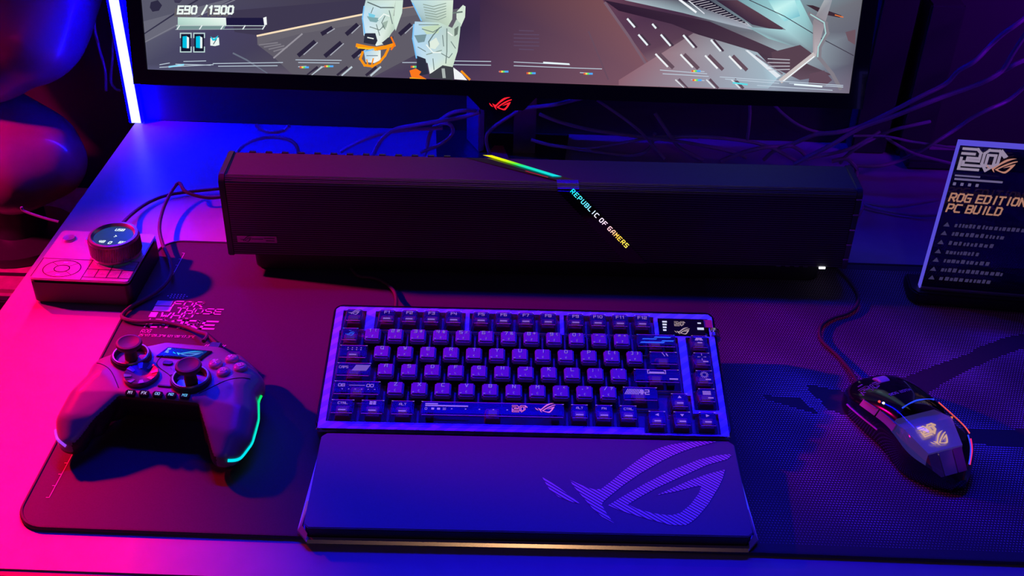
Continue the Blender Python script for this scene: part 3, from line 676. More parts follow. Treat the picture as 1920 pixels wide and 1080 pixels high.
p = onf(1544, 490); MB().box(p.x - .003, -.0022, zb0 - .0006, p.x + .003, -.0010, zb0 + .0012).obj('status_light', glow('status_white', (1, 1, 1), 3), sb, label='small lit white status light')
for k in range(4):
    p = onf(1462 + k * 17, 487); MB().box(p.x - .0022, -.0018, zb0 + .0008, p.x + .0022, -.0010, zb0 + .0014).obj('control_mark', M_grey_print, sb)

# ================================================================== MONITOR
TA = R(13)
S0 = at_y(277, 130, 1.06); S1 = at_y(1592, 175, 1.06)
sx_ = (S1 - S0).normalized(); sv_ = V((0, sin(TA), cos(TA))); sv_ = (sv_ - sx_ * sv_.dot(sx_)).normalized(); sn_ = sx_.cross(sv_).normalized()
SW, SH = (S1 - S0).length, .405
mon = thing('monitor', (S0.x + SW / 2, 1.17, 0), 'wide black monitor showing a game scene above the soundbar', 'monitor')
mi = Mx.Translation((-(S0.x + SW / 2), -1.17, 0))
SF = Fr(mi @ S0, sx_, sv_)                                           # screen plane, monitor space
SFm = Mx(((SF.ex.x, SF.ey.x, SF.n.x, SF.o.x), (SF.ex.y, SF.ey.y, SF.n.y, SF.o.y), (SF.ex.z, SF.ey.z, SF.n.z, SF.o.z), (0, 0, 0, 1)))
bz = .0155
MB().box(-bz, -bz, -.030, SW + bz, SH + bz, -.0012).obj('back_shell', M_blk_satin, mon, bevel=.004, xf=SFm)
fr_ = MB(); fr_.box(-bz, -bz, -.004, SW + bz, -.0004, .0016); fr_.box(-bz, SH + .0004, -.004, SW + bz, SH + bz, .0016); fr_.box(-bz, -.0004, -.004, -.0004, SH + .0004, .0016); fr_.box(SW + .0004, -.0004, -.004, SW + bz, SH + .0004, .0016)
fr_.obj('bezel', M_blk_gloss, mon, xf=SFm, label='gloss black bezel')
def spx(x, y):
    p = at_plane(x, y, S0, sn_) - S0; return (p.dot(sx_), p.dot(sv_))
# ---- picture
xs = [262, 400, 550, 700, 850, 1000, 1150, 1300, 1450, 1610]; ysr = [0, 60, 120, 175]
grid = [[(100,100,115),(75,72,95),(70,65,85),(60,55,75),(55,40,75),(72,48,76),(98,62,82),(60,40,65),(130,165,175),(110,110,120)],
        [(95,95,115),(70,65,100),(70,62,85),(65,60,75),(50,40,70),(78,52,82),(90,58,84),(85,60,80),(120,130,140),(100,100,115)],
        [(75,75,100),(68,65,95),(80,75,90),(85,80,95),(65,50,80),(85,60,85),(105,72,92),(150,125,135),(170,190,200),(90,88,105)],
        [(85,85,115),(85,85,110),(95,85,105),(80,70,95),(75,55,85),(95,65,90),(130,90,105),(155,125,140),(140,150,170),(120,110,130)]]
PT = [(0.0, .42), ]
def gv(i, j):
    u, v = spx(xs[i], ysr[j])
    if i == 0: u = 0
    if i == len(xs) - 1: u = SW
    if j == 3: v = 0
    return (u, v)
quads = []
base = [[gv(i, j) for i in range(10)] for j in range(4)]
top = [(SW * i / 9 if i in (0, 9) else base[0][i][0], SH) for i in range(10)]
rows = [top] + base; cols = [grid[0]] + grid
for j in range(4):
    for i in range(9):
        q = [rows[j + 1][i], rows[j + 1][i + 1], rows[j][i + 1], rows[j][i]]
        c = [srgb(*cols[j + 1][i]), srgb(*cols[j + 1][i + 1]), srgb(*cols[j][i + 1]), srgb(*cols[j][i])]
        quads.append(([SF(a[0], a[1], .0002) for a in q], c))
lay = [0]
def pic(col, pts, cols=None):
    lay[0] += 1; off = .00022 + lay[0] * .0000035
    uv = [spx(x, y) for x, y in pts]; uv = [(min(SW, max(0, u)), max(0, v)) for u, v in uv]
    quads.append(([SF(u, v, off) for u, v in uv], [srgb(*c) for c in cols] if cols else srgb(*col)))
def line(col, pts, wd):
    for q in stroke_polys(pts, wd): pic(col, [tuple(p) for p in q])
# walls and floor seams
pic((88, 88, 106), [(262, 0), (345, 0), (268, 70)]); pic((104, 104, 120), [(265, 40), (420, 0), (432, 0), (272, 80), (270, 72)])
line((50, 48, 72), [(268, 62), (330, 24), (370, 0)], 3); line((125, 125, 140), [(272, 78), (330, 48), (440, 0)], 2)
pic((45, 42, 66), [(283, 4), (296, 0), (304, 10), (298, 20), (286, 22), (281, 14)]); pic((60, 55, 80), [(326, 0), (342, 0), (336, 6), (328, 5)])
pic((62, 56, 80), [(430, 20), (670, 0), (690, 0), (690, 22), (483, 66), (440, 60)])
pic((104, 100, 110), [(482, 66), (690, 26), (830, 4), (830, 22), (690, 44), (483, 84)])
line((250, 225, 190), [(483, 67), (560, 51), (690, 25)], 3.4); line((190, 150, 130), [(690, 25), (840, 3)], 2)
pic((96, 92, 104), [(483, 84), (560, 64), (690, 42), (860, 16), (860, 60), (700, 150), (548, 140), (512, 106)])
for k in range(4): line((128, 124, 134), [(487 + k * 9, 84 + k * 4), (520 + k * 6, 80 + k * 3)], 2.4)
line((150, 146, 156), [(514, 108), (566, 64)], 3)
for x0_, y0_, x1_, y1_ in ((562, 102, 588, 80), (612, 103, 637, 82), (664, 105, 680, 92), (652, 62, 668, 48), (606, 62, 620, 54), (752, 62, 768, 48)):
    line((42, 36, 60), [(x0_, y0_), (x1_, y1_)], 8); line((165, 168, 180), [(x0_ + 8, y0_), (x1_ + 7, y1_)], 2)
for x0_ in (586, 642, 696): line((190, 205, 215), [(x0_, 141), (x0_ + 17, 126)], 3.4); line((48, 40, 62), [(x0_ - 8, 140), (x0_ + 8, 127)], 5)
line((105, 112, 130), [(438, 100), (462, 112), (500, 137)], 3)
# right side: bay with a pale craft
pic((78, 56, 76), [(900, 0), (1130, 0), (1250, 162), (900, 150)], [(62, 42, 70), (120, 78, 84), (128, 88, 102), (80, 56, 84)])
line((120, 96, 112), [(1135, 6), (1180, 70), (1236, 160)], 5); line((104, 76, 94), [(1104, 60), (1140, 148)], 3)
pic((52, 32, 56), [(1132, 0), (1330, 40), (1460, 96), (1560, 140), (1500, 150), (1360, 85), (1260, 45), (1160, 20)], [(48, 30, 52), (60, 40, 60), (80, 56, 70), (90, 70, 84), (100, 80, 96), (60, 44, 62), (54, 34, 56), (44, 26, 48)])
pic((150, 132, 142), [(1160, 150), (1240, 100), (1300, 62), (1420, 98), (1462, 142), (1440, 166), (1160, 160)], [(140, 98, 112), (150, 118, 130), (134, 118, 130), (160, 178, 190), (175, 210, 225), (160, 180, 196), (140, 100, 116)])
pic((225, 232, 240), [(1397, 94), (1402, 94), (1464, 142), (1456, 146)]); line((120, 110, 125), [(1418, 104), (1466, 138)], 3)
pic((175, 190, 200), [(1170, 0), (1290, 0), (1400, 42), (1420, 58), (1380, 50), (1280, 24)], [(170, 185, 195), (60, 50, 70), (190, 200, 210), (170, 175, 190), (120, 120, 135), (150, 170, 180)])
pic((30, 24, 44), [(1278, 0), (1330, 0), (1395, 40), (1402, 46)])
for k in range(15): line((175, 170, 180), [(1290 + k * 7.4, 2 + k * 3), (1318 + k * 5.8, -4 + k * 3.4)], 1.4)
line((240, 245, 250), [(1275, 0), (1304, 22)], 4); line((215, 220, 230), [(1292, 2), (1320, 25)], 2)
pic((58, 40, 62), [(1342, 0), (1382, 0), (1470, 52), (1462, 58), (1410, 46)], [(50, 34, 56), (90, 64, 78), (84, 60, 76), (80, 56, 70), (60, 42, 64)])
pic((150, 205, 210), [(1384, 0), (1500, 0), (1530, 60), (1528, 100), (1440, 72), (1400, 50), (1474, 56)], [(120, 160, 170), (160, 225, 228), (120, 140, 150), (120, 130, 142), (150, 195, 200), (140, 170, 180), (170, 215, 220)])
pic((170, 225, 228), [(1440, 0), (1490, 0), (1500, 30), (1470, 40), (1452, 20)], [(140, 205, 212), (190, 240, 240), (120, 190, 205), (150, 215, 222), (200, 245, 242)])
line((60, 55, 70), [(1405, 0), (1470, 30), (1540, 72), (1600, 104)], 1.5)
pic((60, 40, 52), [(1511, 9), (1524, 10), (1578, 29), (1574, 33), (1540, 26)]); line((230, 120, 60), [(1566, 28), (1580, 32)], 2)
pic((88, 66, 80), [(1446, 98), (1500, 84), (1528, 104), (1490, 132), (1450, 122)])
for k in range(4): line((190, 190, 200), [(1440, 110 + k * 7), (1480, 112 + k * 6)], 1.6)
pic((168, 160, 172), [(1524, 104), (1524, 40), (1545, 0), (1560, 0), (1545, 50), (1530, 104)], [(170, 158, 168), (140, 132, 140), (170, 175, 180), (150, 155, 165), (150, 140, 150), (190, 180, 186)])
line((200, 190, 190), [(1466, 150), (1524, 104)], 9); line((240, 250, 255), [(1468, 152), (1526, 106)], 2)
line((130, 125, 135), [(1518, 26), (1548, 44), (1551, 62), (1537, 88), (1536, 108), (1560, 138), (1575, 165)], 7); line((170, 215, 215), [(1520, 27), (1545, 42), (1548, 62), (1534, 88), (1533, 106)], 2.2)
pic((98, 74, 90), [(1518, 138), (1545, 132), (1560, 150), (1545, 162), (1515, 160)]); pic((108, 84, 96), [(1585, 60), (1604, 55), (1603, 84), (1590, 76)])
for x0_, y0_, wd_ in ((1198, 66, 15), (1240, 66, 16), (1282, 67, 18), (1334, 76, 16), (1177, 36, 12), (1224, 46, 5)):
    line((232, 240, 246), [(x0_, y0_), (x0_ + wd_, y0_ + wd_ * 1.15)], 3.6); line((70, 52, 70), [(x0_ + 5, y0_), (x0_ + wd_ + 5, y0_ + wd_ * 1.15)], 4)
for x0_, y0_ in ((1230, 102), (1277, 103), (1323, 105), (1368, 106)):
    line((236, 240, 244), [(x0_, y0_), (x0_ + 21, y0_ + 22)], 3.4); line((100, 78, 92), [(x0_ + 8, y0_ + 1), (x0_ + 30, y0_ + 23)], 7)
for x0_ in (1267, 1325, 1372): line((220, 224, 230), [(x0_, 150), (x0_ + 14, 164)], 2.6); line((95, 74, 90), [(x0_ + 7, 150), (x0_ + 20, 164)], 5)
# interface dashes
def dash(x0_, y0_, x1_, y1_, c=(190, 205, 220), wd_=1.4): line(c, [(x0_, y0_), (x1_, y1_)], wd_)
for a in ((300, 126, 400, 121), (330, 120, 395, 122), (400, 119, 530, 117), (410, 124, 520, 123), (300, 121, 318, 118), (345, 115, 386, 114), (555, 112, 640, 113), (560, 117, 636, 118), (560, 125, 574, 124), (602, 125, 616, 125), (755, 117, 810, 117), (845, 114, 920, 115), (845, 121, 920, 122), (964, 116, 1068, 121), (1068, 127, 1128, 129), (964, 123, 1070, 127), (1088, 136, 1106, 137), (936, 134, 944, 135), (988, 137, 996, 138), (1238, 131, 1325, 138), (1243, 138, 1328, 143), (1296, 133, 1320, 134), (1296, 149, 1320, 151), (1350, 144, 1580, 160), (1480, 156, 1580, 163), (1360, 148, 1460, 156), (1420, 160, 1560, 169)):
    dash(*a)
for x0_, y0_ in ((564, 126), (772, 125), (938, 134), (989, 137), (1096, 138), (1300, 150), (610, 124), (1298, 133)):
    for k, c in enumerate(((230, 90, 60), (240, 220, 90), (90, 230, 120), (80, 170, 250))): line(c, [(x0_ + k * 3.4, y0_), (x0_ + 3.4 + k * 3.4, y0_)], 3.5)
dash(1020, 117, 1066, 120, (235, 250, 255), 3); dash(1490, 158, 1540, 162, (235, 250, 255), 3); dash(1375, 155, 1400, 158, (90, 220, 230), 3); dash(318, 125, 344, 121, (150, 225, 250), 3)
for k in range(6): line((92, 72, 100), [(964 + (k in (0, 5)) * 10, 57 + k * 7), (1010 - (k in (0, 5)) * 10, 58 + k * 7)], 1.8)
# pale armoured boots of an anonymous walker
GW, GS, GB, OR = (205, 226, 212), (150, 180, 172), (44, 46, 64), (250, 150, 20)
pic(GW, [(686, 0), (742, 0), (738, 30), (748, 24), (744, 50), (734, 62), (722, 82), (706, 86), (682, 66), (679, 30)], [(190, 215, 210), (215, 235, 222), (200, 222, 205), (190, 212, 200), (180, 205, 195), (190, 210, 195), (205, 222, 205), (235, 246, 240), (200, 230, 250), (190, 222, 245)])
pic((210, 232, 218), [(742, 0), (756, 0), (754, 24), (742, 58), (738, 40)])
pic((130, 170, 175), [(688, 30), (700, 32), (714, 34), (706, 42), (694, 40)]); pic((120, 205, 230), [(691, 24), (704, 28), (702, 33), (692, 31)])
pic((160, 182, 170), [(718, 42), (728, 38), (724, 52), (716, 52)]); line((96, 110, 112), [(690, 4), (714, 14), (738, 14)], 2.2); line((120, 140, 138), [(706, 46), (712, 66)], 1.6); line((110, 128, 128), [(730, 20), (736, 44)], 1.6)
pic(GB, [(684, 62), (704, 62), (708, 76), (704, 84), (682, 80)]); pic((60, 60, 74), [(716, 80), (728, 70), (738, 68), (736, 82), (722, 86)])
pic((225, 238, 240), [(682, 94), (714, 94), (714, 112), (702, 118), (686, 116)], [(160, 205, 240), (225, 238, 230), (235, 240, 236), (250, 250, 250), (190, 220, 240)]); line((110, 130, 150), [(688, 104), (708, 104)], 1.6)
line(OR, [(671, 85), (690, 89), (706, 91), (724, 88), (738, 84)], 7); line((255, 190, 30), [(672, 89), (704, 92)], 3); line(OR, [(680, 98), (676, 110), (684, 122), (698, 124), (712, 116), (722, 104), (728, 92)], 4.5); line((255, 120, 20), [(734, 70), (740, 84), (734, 92)], 3); line(OR, [(688, 112), (690, 122)], 2.5); line(OR, [(700, 110), (697, 122)], 2.5)
pic((208, 228, 212), [(770, 0), (850, 0), (848, 36), (840, 50), (822, 44), (792, 40), (782, 22)], [(180, 215, 225), (220, 238, 220), (205, 226, 205), (190, 212, 190), (180, 200, 185), (150, 175, 175), (170, 200, 210)])
for k in range(6): line((140, 160, 150), [(794 + k, 8 + k * 5), (812 + k * 2, 12 + k * 5), (836, 6 + k * 5)], 1.5)
pic((215, 232, 216), [(856, 22), (868, 9), (873, 12), (872, 32), (864, 50), (856, 34)]); line((110, 125, 120), [(850, 24), (866, 22)], 3)
pic(GW, [(778, 40), (824, 42), (848, 52), (856, 36), (864, 44), (862, 66), (858, 96), (848, 128), (826, 128), (806, 138), (802, 118), (780, 108), (774, 70)], [(180, 215, 240), (200, 225, 210), (190, 210, 196), (190, 212, 196), (180, 205, 190), (175, 200, 184), (205, 225, 210), (200, 220, 200), (215, 232, 215), (240, 246, 240), (200, 225, 235), (160, 200, 235), (170, 212, 245)])
pic((120, 150, 158), [(777, 66), (800, 64), (796, 78), (784, 80)]); pic((196, 220, 190), [(790, 50), (826, 46), (822, 62), (800, 64)]); line((100, 118, 118), [(806, 90), (804, 78), (812, 66), (824, 52)], 2); pic((225, 238, 225), [(806, 78), (818, 70), (824, 82), (816, 92), (806, 90)]); line((120, 138, 134), [(838, 54), (838, 96), (836, 118)], 2); pic((105, 120, 112), [(852, 54), (860, 48), (858, 64), (852, 68)]); line((130, 150, 140), [(800, 102), (828, 94)], 1.6)
pic(GB, [(782, 104), (798, 110), (804, 138), (786, 142), (781, 128)]); pic((62, 64, 72), [(804, 140), (830, 122), (852, 126), (850, 150), (806, 146)]); pic((170, 180, 178), [(828, 128), (834, 128), (836, 146), (830, 146)])
pic((250, 120, 30), [(768, 132), (780, 128), (790, 134), (786, 140), (800, 148), (772, 146)]); line((250, 170, 30), [(770, 146), (798, 149)], 3); pic((240, 244, 246), [(850, 126), (866, 138), (876, 150), (852, 148)]); line(OR, [(866, 134), (872, 140), (880, 148)], 4)
for pts_ in ([(683, 12), (680, 34), (684, 62)], [(776, 46), (774, 72), (781, 108)], [(774, 6), (790, 38)], [(700, 92), (684, 96)]): line((120, 195, 250), pts_, 2.4)
for pts_ in ([(694, 50), (712, 56), (720, 48)], [(700, 14), (696, 24)], [(722, 30), (716, 42), (722, 54)], [(792, 54), (812, 60), (828, 50)], [(784, 88), (798, 96)], [(828, 100), (842, 108), (848, 100)], [(812, 110), (814, 130)], [(846, 78), (854, 90)], [(786, 46), (822, 46)], [(830, 66), (832, 86)]): line((112, 130, 128), pts_, 1.5)
for pts_ in ([(710, 36), (720, 26), (730, 30)], [(800, 84), (812, 98), (826, 98)], [(840, 60), (848, 66)], [(690, 70), (700, 72)]): line((242, 250, 244), pts_, 2)
# health bar
pic((30, 26, 62), [(425, 33), (496, 33), (496, 47), (425, 47)]); pic((205, 232, 222), [(334, 32), (424, 33), (425, 47), (334, 47)], [(190, 225, 215), (240, 250, 244), (220, 240, 230), (170, 205, 195)])
pic((120, 150, 150), [(332, 48), (424, 48), (420, 55), (332, 55)]); line((190, 205, 205), [(332, 47.5), (496, 48)], 1.4); line((150, 165, 170), [(330, 55), (492, 54)], 1.4); pic((245, 250, 250), [(494, 33), (500, 31), (501, 46), (496, 47)])
for x0_ in (337, 379, 419, 460, 497): line((235, 245, 245), [(x0_, 48), (x0_ - 4, 54)], 2)
for x0_ in (349, 374):
    pic((20, 22, 44), [(x0_ - 9, 64), (x0_ + 9, 64), (x0_ + 9, 96), (x0_ - 9, 96)]); pic((0, 190, 225), [(x0_ - 6, 68), (x0_ + 2, 67), (x0_ + 2, 90), (x0_ - 6, 89)]); pic((235, 245, 245), [(x0_ + 2, 68), (x0_ + 6, 70), (x0_ + 6, 90), (x0_ + 2, 90)])
    line((190, 215, 215), [(x0_ - 10, 70), (x0_ - 10, 62), (x0_ + 10, 62), (x0_ + 10, 70)], 2); line((190, 215, 215), [(x0_ - 10, 88), (x0_ - 10, 97), (x0_ + 10, 97), (x0_ + 10, 88)], 2)
pic((235, 245, 240), [(395, 71), (411, 70), (412, 84), (404, 86), (395, 85)]); pic((40, 200, 225), [(395, 68), (402, 72), (410, 66), (406, 76), (399, 76)]); line((70, 90, 100), [(401, 82), (406, 74)], 1.6)
def hud(txt, x, y, h, wx, wt, col, slope=.0):
    q, wd = text2d(txt, h, wx, wt, .12, 1.9)
    for poly in q: pic(col, [(x + p[0], y - p[1] + p[0] * slope) for p in poly])
hud('690', 329, 29, 12, .95, 1.5, (100, 95, 100)); hud('/1300', 376, 29, 12, .95, 1.6, (100, 95, 100))
hud('690', 334, 25, 13.5, .95, 1.5, (238, 250, 244)); hud('/1300', 379, 25, 13.5, .95, 1.6, (238, 250, 244))
attr_mesh('screen', quads, glow_attr('screen_glow', 1.0, .3, .2), mon, 'lit screen with a game scene')
# ---- chin emblem
ch = [spx(x, y) for x, y in ((874, 176), (1008, 180), (982, 207), (903, 206))]
b = MB(); n = 4
b.add([(u, v, -.012) for u, v in ch] + [(u, v, .0014) for u, v in ch], [(3, 2, 1, 0), (4, 5, 6, 7)] + [(i, (i + 1) % 4, 4 + (i + 1) % 4, 4 + i) for i in range(4)])
b.obj('emblem_tab', M_blk_gloss, mon, bevel=.0008, xf=SFm, label='trapezoid tab under the bezel')
e0 = spx(917, 204); e1 = spx(960, 182)
lw_ = (e1[0] - e0[0])
decal('lit_emblem', logo2d(lw_, e0[0], e0[1] - .0005), Fr(SFm @ V((0, 0, .0018)), SF.ex, SF.ey), glow('emblem_red', (1, .012, .025), 1.4), mon, .0002, 'red lit eye emblem')
# ---- stand (two legs, base)
yb = 0.0
MB().prism([(-.0720, .026), (-.0560, -.006), (-.0500, -.002), (-.0500, .045), (-.0660, .045)], .0052, .26).obj('stand_leg', M_metal, mon, bevel=.001, xf=Mx.Translation((-(S0.x + SW / 2), 0, 0)), label='grey metal stand leg')
MB().box(-.016, -.004, .004, .0095, .045, .26).obj('stand_leg', M_metal_dk, mon, bevel=.001, xf=Mx.Translation((-(S0.x + SW / 2), 0, 0)), label='dark stand leg')
MB().box(-.0700, -.002, .12, .0090, .040, .30).obj('stand_neck', M_blk, mon, bevel=.002, xf=Mx.Translation((-(S0.x + SW / 2), 0, 0)))
MB().prism([(-.10, -.06), (.04, -.06), (.05, .050), (-.11, .050)], 0, .005).obj('stand_base', M_metal_dk, mon, bevel=.001, xf=Mx.Translation((-(S0.x + SW / 2), 0, 0)))
MB().prism([(-.052, -.03), (-.018, -.03), (-.028, .010), (-.038, .010)], .0052, .0066).obj('base_red_patch', pm('red_light_tint', (.8, .06, .12), .4), mon, xf=Mx.Translation((-(S0.x + SW / 2), 0, 0)), label='red patch painted as light on the stand base')  # red tile stands in for red light falling on the base

# ================================================================== LED STRIP
led = thing('led_strip', (-.4715, 1.218, 0), 'glowing blue-white vertical LED strip at the desk corner', 'led strip')
MB().box(-.0085, .002, .001, .0085, .0125, 1.2).obj('housing', M_metal, led)
MB().box(-.0055, -.0012, .002, .0055, .0015, 1.2).obj('diffuser', glow('led_core', (.155, .165, 1), 6.5), led, label='white hot diffuser')
G_led = glow('led_blue', (.0, .0, 1), 150)
for s in (-1, 1):
    MB().box(s * .0070 - .0012, -.0008, .002, s * .0070 + .0012, .0016, 1.2).obj('edge_glow', G_led if s > 0 else glow('led_left_blue', (0, 0, 1), 170), led, label='blue lit edge of the strip')
MB().box(.0086, .0018, .002, .0090, .0122, 1.2).obj('side_diffuser', glow('led_side_blue', (.0, .0, 1), 170), led, label='blue lit inner side of the strip')

# ================================================================== GAME CONTROLLER
CY = R(-5)
gp = thing('game_controller', (-.2787, .6945, .003), 'dark game controller with two thumbsticks lying on the mat', 'game controller', CY)
gm = Mx.Translation((-.2787, .6945, .003)) @ Mx.Rotation(CY, 4, 'Z'); gi = gm.inverted()
def blob(spheres, n=28):
    bm = bmesh.new()
    for x, y, z, r, fz in spheres:
        for i in range(n):
            for j in range(n // 2 + 1):
                a = 2 * pi * i / n; t = pi * j / (n // 2)
                bm.verts.new((x + r * sin(t) * cos(a), y + r * sin(t) * sin(a), z + r * fz * cos(t)))
    res = bmesh.ops.convex_hull(bm, input=list(bm.verts))
    junk = [v for v in bm.verts if not v.link_faces]
    bmesh.ops.delete(bm, geom=junk, context='VERTS')
    return bm
def blob_union(name, hulls, vox, smooth_n):
    b = MB()
    for h in hulls:
        bm = blob(h); bm.verts.index_update(); b.add([tuple(v.co) for v in bm.verts], [tuple(v.index for v in f.verts) for f in bm.faces]); bm.free()
    me = b.mesh(name); o = bpy.data.objects.new(name, me); C.objects.link(o)
    m = o.modifiers.new('r', 'REMESH'); m.mode = 'VOXEL'; m.voxel_size = vox; m.use_smooth_shade = True
    s = o.modifiers.new('s', 'SMOOTH'); s.iterations = smooth_n; s.factor = .5
    dg = bpy.context.evaluated_depsgraph_get(); dg.update()
    me2 = bpy.data.meshes.new_from_object(o.evaluated_get(dg)); me2.name = name
    bpy.data.objects.remove(o)
    for p in me2.polygons: p.use_smooth = True
    return me2
mm = .001
S = lambda *a: tuple(v * mm for v in a[:4]) + ((a[4] if len(a) > 4 else 1.0),)
hulls = [[S(-44, 20, 27, 15), S(44, 20, 27, 15), S(-40, -4, 29, 13), S(40, -4, 29, 13), S(-22, 43, 26, 10), S(22, 43, 26, 10), S(-34, -24, 37, 4.5), S(34, -24, 37, 4.5), S(-30, -14, 17, 8), S(30, -14, 17, 8), S(-20, 34, 16, 10), S(20, 34, 16, 10)]]
for s in (-1, 1):
    hulls.append([S(s * 44, 20, 27, 16), S(s * 56, 8, 26, 17), S(s * 54, -8, 27, 17), S(s * 38, -10, 29, 13)])
    hulls.append([S(s * 54, -6, 27, 17), S(s * 60, -26, 25, 17), S(s * 35, -24, 36.5, 5), S(s * 36, 0, 29, 13), S(s * 40, -22, 20, 10)])
    hulls.append([S(s * 60, -26, 25, 17), S(s * 35, -24, 36.5, 5), S(s * 48, -44, 29, 6), S(s * 62.5, -44, 21, 15.5), S(s * 48, -42, 17, 8)])
    hulls.append([S(s * 62.5, -44, 21, 15.5), S(s * 48, -44, 29, 6), S(s * 58, -56, 18, 9), S(s * 61, -56, 15, 12)])
    hulls.append([S(s * 36, 48, 20, 7), S(s * 50, 32, 18, 10), S(s * 30, 34, 10, 7), S(s * 46, 24, 9, 7)])
body_me = blob_union('body', hulls, .0010, 9)
bvh = BVHTree.FromPolygons([v.co for v in body_me.vertices], [tuple(p.vertices) for p in body_me.polygons])
def split_mesh(me, pick, name):
    keep = [p for p in me.polygons if pick(p)]; used = sorted({v for p in keep for v in p.vertices}); mp_ = {v: i for i, v in enumerate(used)}
    m2 = bpy.data.meshes.new(name); m2.from_pydata([tuple(me.vertices[v].co) for v in used], [], [tuple(mp_[v] for v in p.vertices) for p in keep])
    for p in m2.polygons: p.use_smooth = True
    return m2
vn = [v.normal.copy() for v in body_me.vertices]
def is_back(p):
    n = p.normal; c_ = p.center
    inner = -n.x * (1 if c_.x > 0 else -1)
    return n.z < -.25 or (n.z < .45 and (inner > .35 or (n.y < -.5 and abs(c_.x) < .052)))
body = link('body', split_mesh(body_me, lambda p: not is_back(p), 'body'), M_pad, gp, None, 'satin front shell')
link('back_shell', split_mesh(body_me, is_back, 'back_shell'), M_blk, gp, None, 'black back shell')
def top_at(x, y):
    h = bvh.ray_cast(V((x, y, .2)), V((0, 0, -1))); return h[0] if h[0] else V((x, y, .03))
def nrm_at(x, y):
    h = bvh.ray_cast(V((x, y, .2)), V((0, 0, -1))); return h[1] if h[0] else V((0, 0, 1))
def placed(x, y, sink=0.0, tilt=1.0):
    p = top_at(x, y); n = nrm_at(x, y).lerp(V((0, 0, 1)), 1 - tilt).normalized()
    return Mx.Translation(p - n * sink) @ n.to_track_quat('Z', 'Y').to_matrix().to_4x4()
for x, y in ((-.0385, .0150), (.0190, -.0060)):
    m = placed(x, y, .0012, .3)
    st = MB().lathe([(.0001, .0005), (.0052, .0005), (.0046, .0090), (.0075, .0125), (.0098, .0142), (.0104, .0158), (.0098, .0178), (.0082, .0182), (.0062, .0170), (.0001, .0164)], 32, cap=False).obj('thumbstick', M_rubber, gp, smooth=True, xf=m)
    MB().lathe([(.0160, 0), (.0160, .0035), (.0150, .0052), (.0132, .0052), (.0122, .0040), (.0118, .0008)], 40, cap=False).obj('stick_collar', M_blk_satin, st, smooth=True, xf=m)
    MB().lathe([(.0001, .0012), (.0122, .0012)], 32, cap=False).obj('stick_well', M_blk_gloss, st, smooth=True, xf=m)
    rg = [(.0136 * cos(a), .0136 * sin(a), .0054) for a in [2 * pi * k / 32 for k in range(33)]]
    MB().tube(rg, .0009, 6).obj('stick_ring', M_metal, st, smooth=True, xf=m, label='metal ring around the stick')
m = placed(-.0215, -.0065, .0014, .5)
dp = MB(); nn = 48
prf = []
dp.lathe([(.0001, .0026), (.0050, .0028), (.0100, .0042), (.0128, .0050), (.0138, .0044), (.0140, 0)], 48, cap=False)
dpo = dp.obj('direction_pad', M_metal_dk, gp, smooth=True, xf=m, label='round faceted direction pad')
for k in range(8):
    a = R(45 * k + 22.5)
    MB().add([(.0075 * cos(a - .16), .0075 * sin(a - .16), .0042), (.0132 * cos(a - .16), .0132 * sin(a - .16), .0056), (.0132 * cos(a + .16), .0132 * sin(a + .16), .0056), (.0075 * cos(a + .16), .0075 * sin(a + .16), .0042), (.0100 * cos(a), .0100 * sin(a), .0036)],
             [(0, 1, 4), (1, 2, 4), (2, 3, 4), (3, 0, 4), (0, 3, 2, 1)]).obj('pad_facet', M_metal, dpo, xf=m)
for x, y, t in ((.0415, .0065, 'A'), (.0530, .0140, 'B'), (.0315, .0165, 'X'), (.0425, .0245, 'Y')):
    m = placed(x, y, .0006, .5)
    bo = MB().lathe([(.0056, 0), (.0056, .0018), (.0050, .0030), (.0032, .0038), (.0001, .0040)], 24, cap=False).obj('face_button', M_btn, gp, smooth=True, xf=m)
    MB().lathe([(.0001, .0006), (.0052, .0006)], 20, cap=False).obj('button_seat', M_pink, bo, xf=m)
    q, wd = text2d(t, .0042, 1, 1.1)
    decal('button_letter', shift(q, -wd / 2, -.0021), Fr(m @ V((0, 0, .0041)), m.to_3x3() @ V((1, 0, 0)), m.to_3x3() @ V((0, 1, 0))), M_white, bo, .0002)
# screen
c4 = [(-.0195, .0365), (.0205, .0365), (.0195, .0195), (-.0205, .0195)]
zc = max(top_at(x, y).z for x, y in c4 + [(.002, .025)]) ; zf_ = max(top_at(x, .0195).z for x in (-.018, .002, .021)); zk_ = max(top_at(x, .0365).z for x in (-.017, .002, .022))
zf_ = max(zf_, top_at(.002, .028).z - (zk_ - zf_) * .2)
tl = math.atan2(zk_ - zf_, .017)
m = Mx.Translation((.000, .028, (zf_ + zk_) / 2 + .0004)) @ Mx.Rotation(tl, 4, 'X')
pl = [(-.0195, -.0088), (.0185, -.0088), (.0215, .0088), (-.0165, .0088)]
so = MB().prism(pl, -.003, .0009).obj('display', M_blk_gloss, gp, bevel=.0003, xf=m, label='small lit display')
q = [([m @ V((x, y, .0011)) for x, y in [(-.0172, -.0070), (.0150, -.0070), (.0182, .0070), (-.0140, .0070)]], [(.0, .01, .05), (.0, .02, .16), (0, .02, .18), (0, .01, .12)])]
for poly, c in ((LOGO[0], (.05, .45, .8)), (LOGO[1], (.10, .25, .75)), (LOGO[2], (.0, .6, .85))):
    q.append(([m @ V((-.0098 + x * .0240 + .2 * y * .018, -.0052 + y * .0180, .00125)) for x, y in poly], c))
tq, _ = text2d('ROG', .0022, .8, 1.2)
for r_ in range(3): q += [([m @ V((-.0150 + r_ * .0002 + p[0] * .6, .0040 - r_ * .0032 + p[1], .00125)) for p in k], (.35, .6, .8)) for k in text2d(('ROG', '20', 'PRO')[r_], .0020, .8, 1.2)[0]]
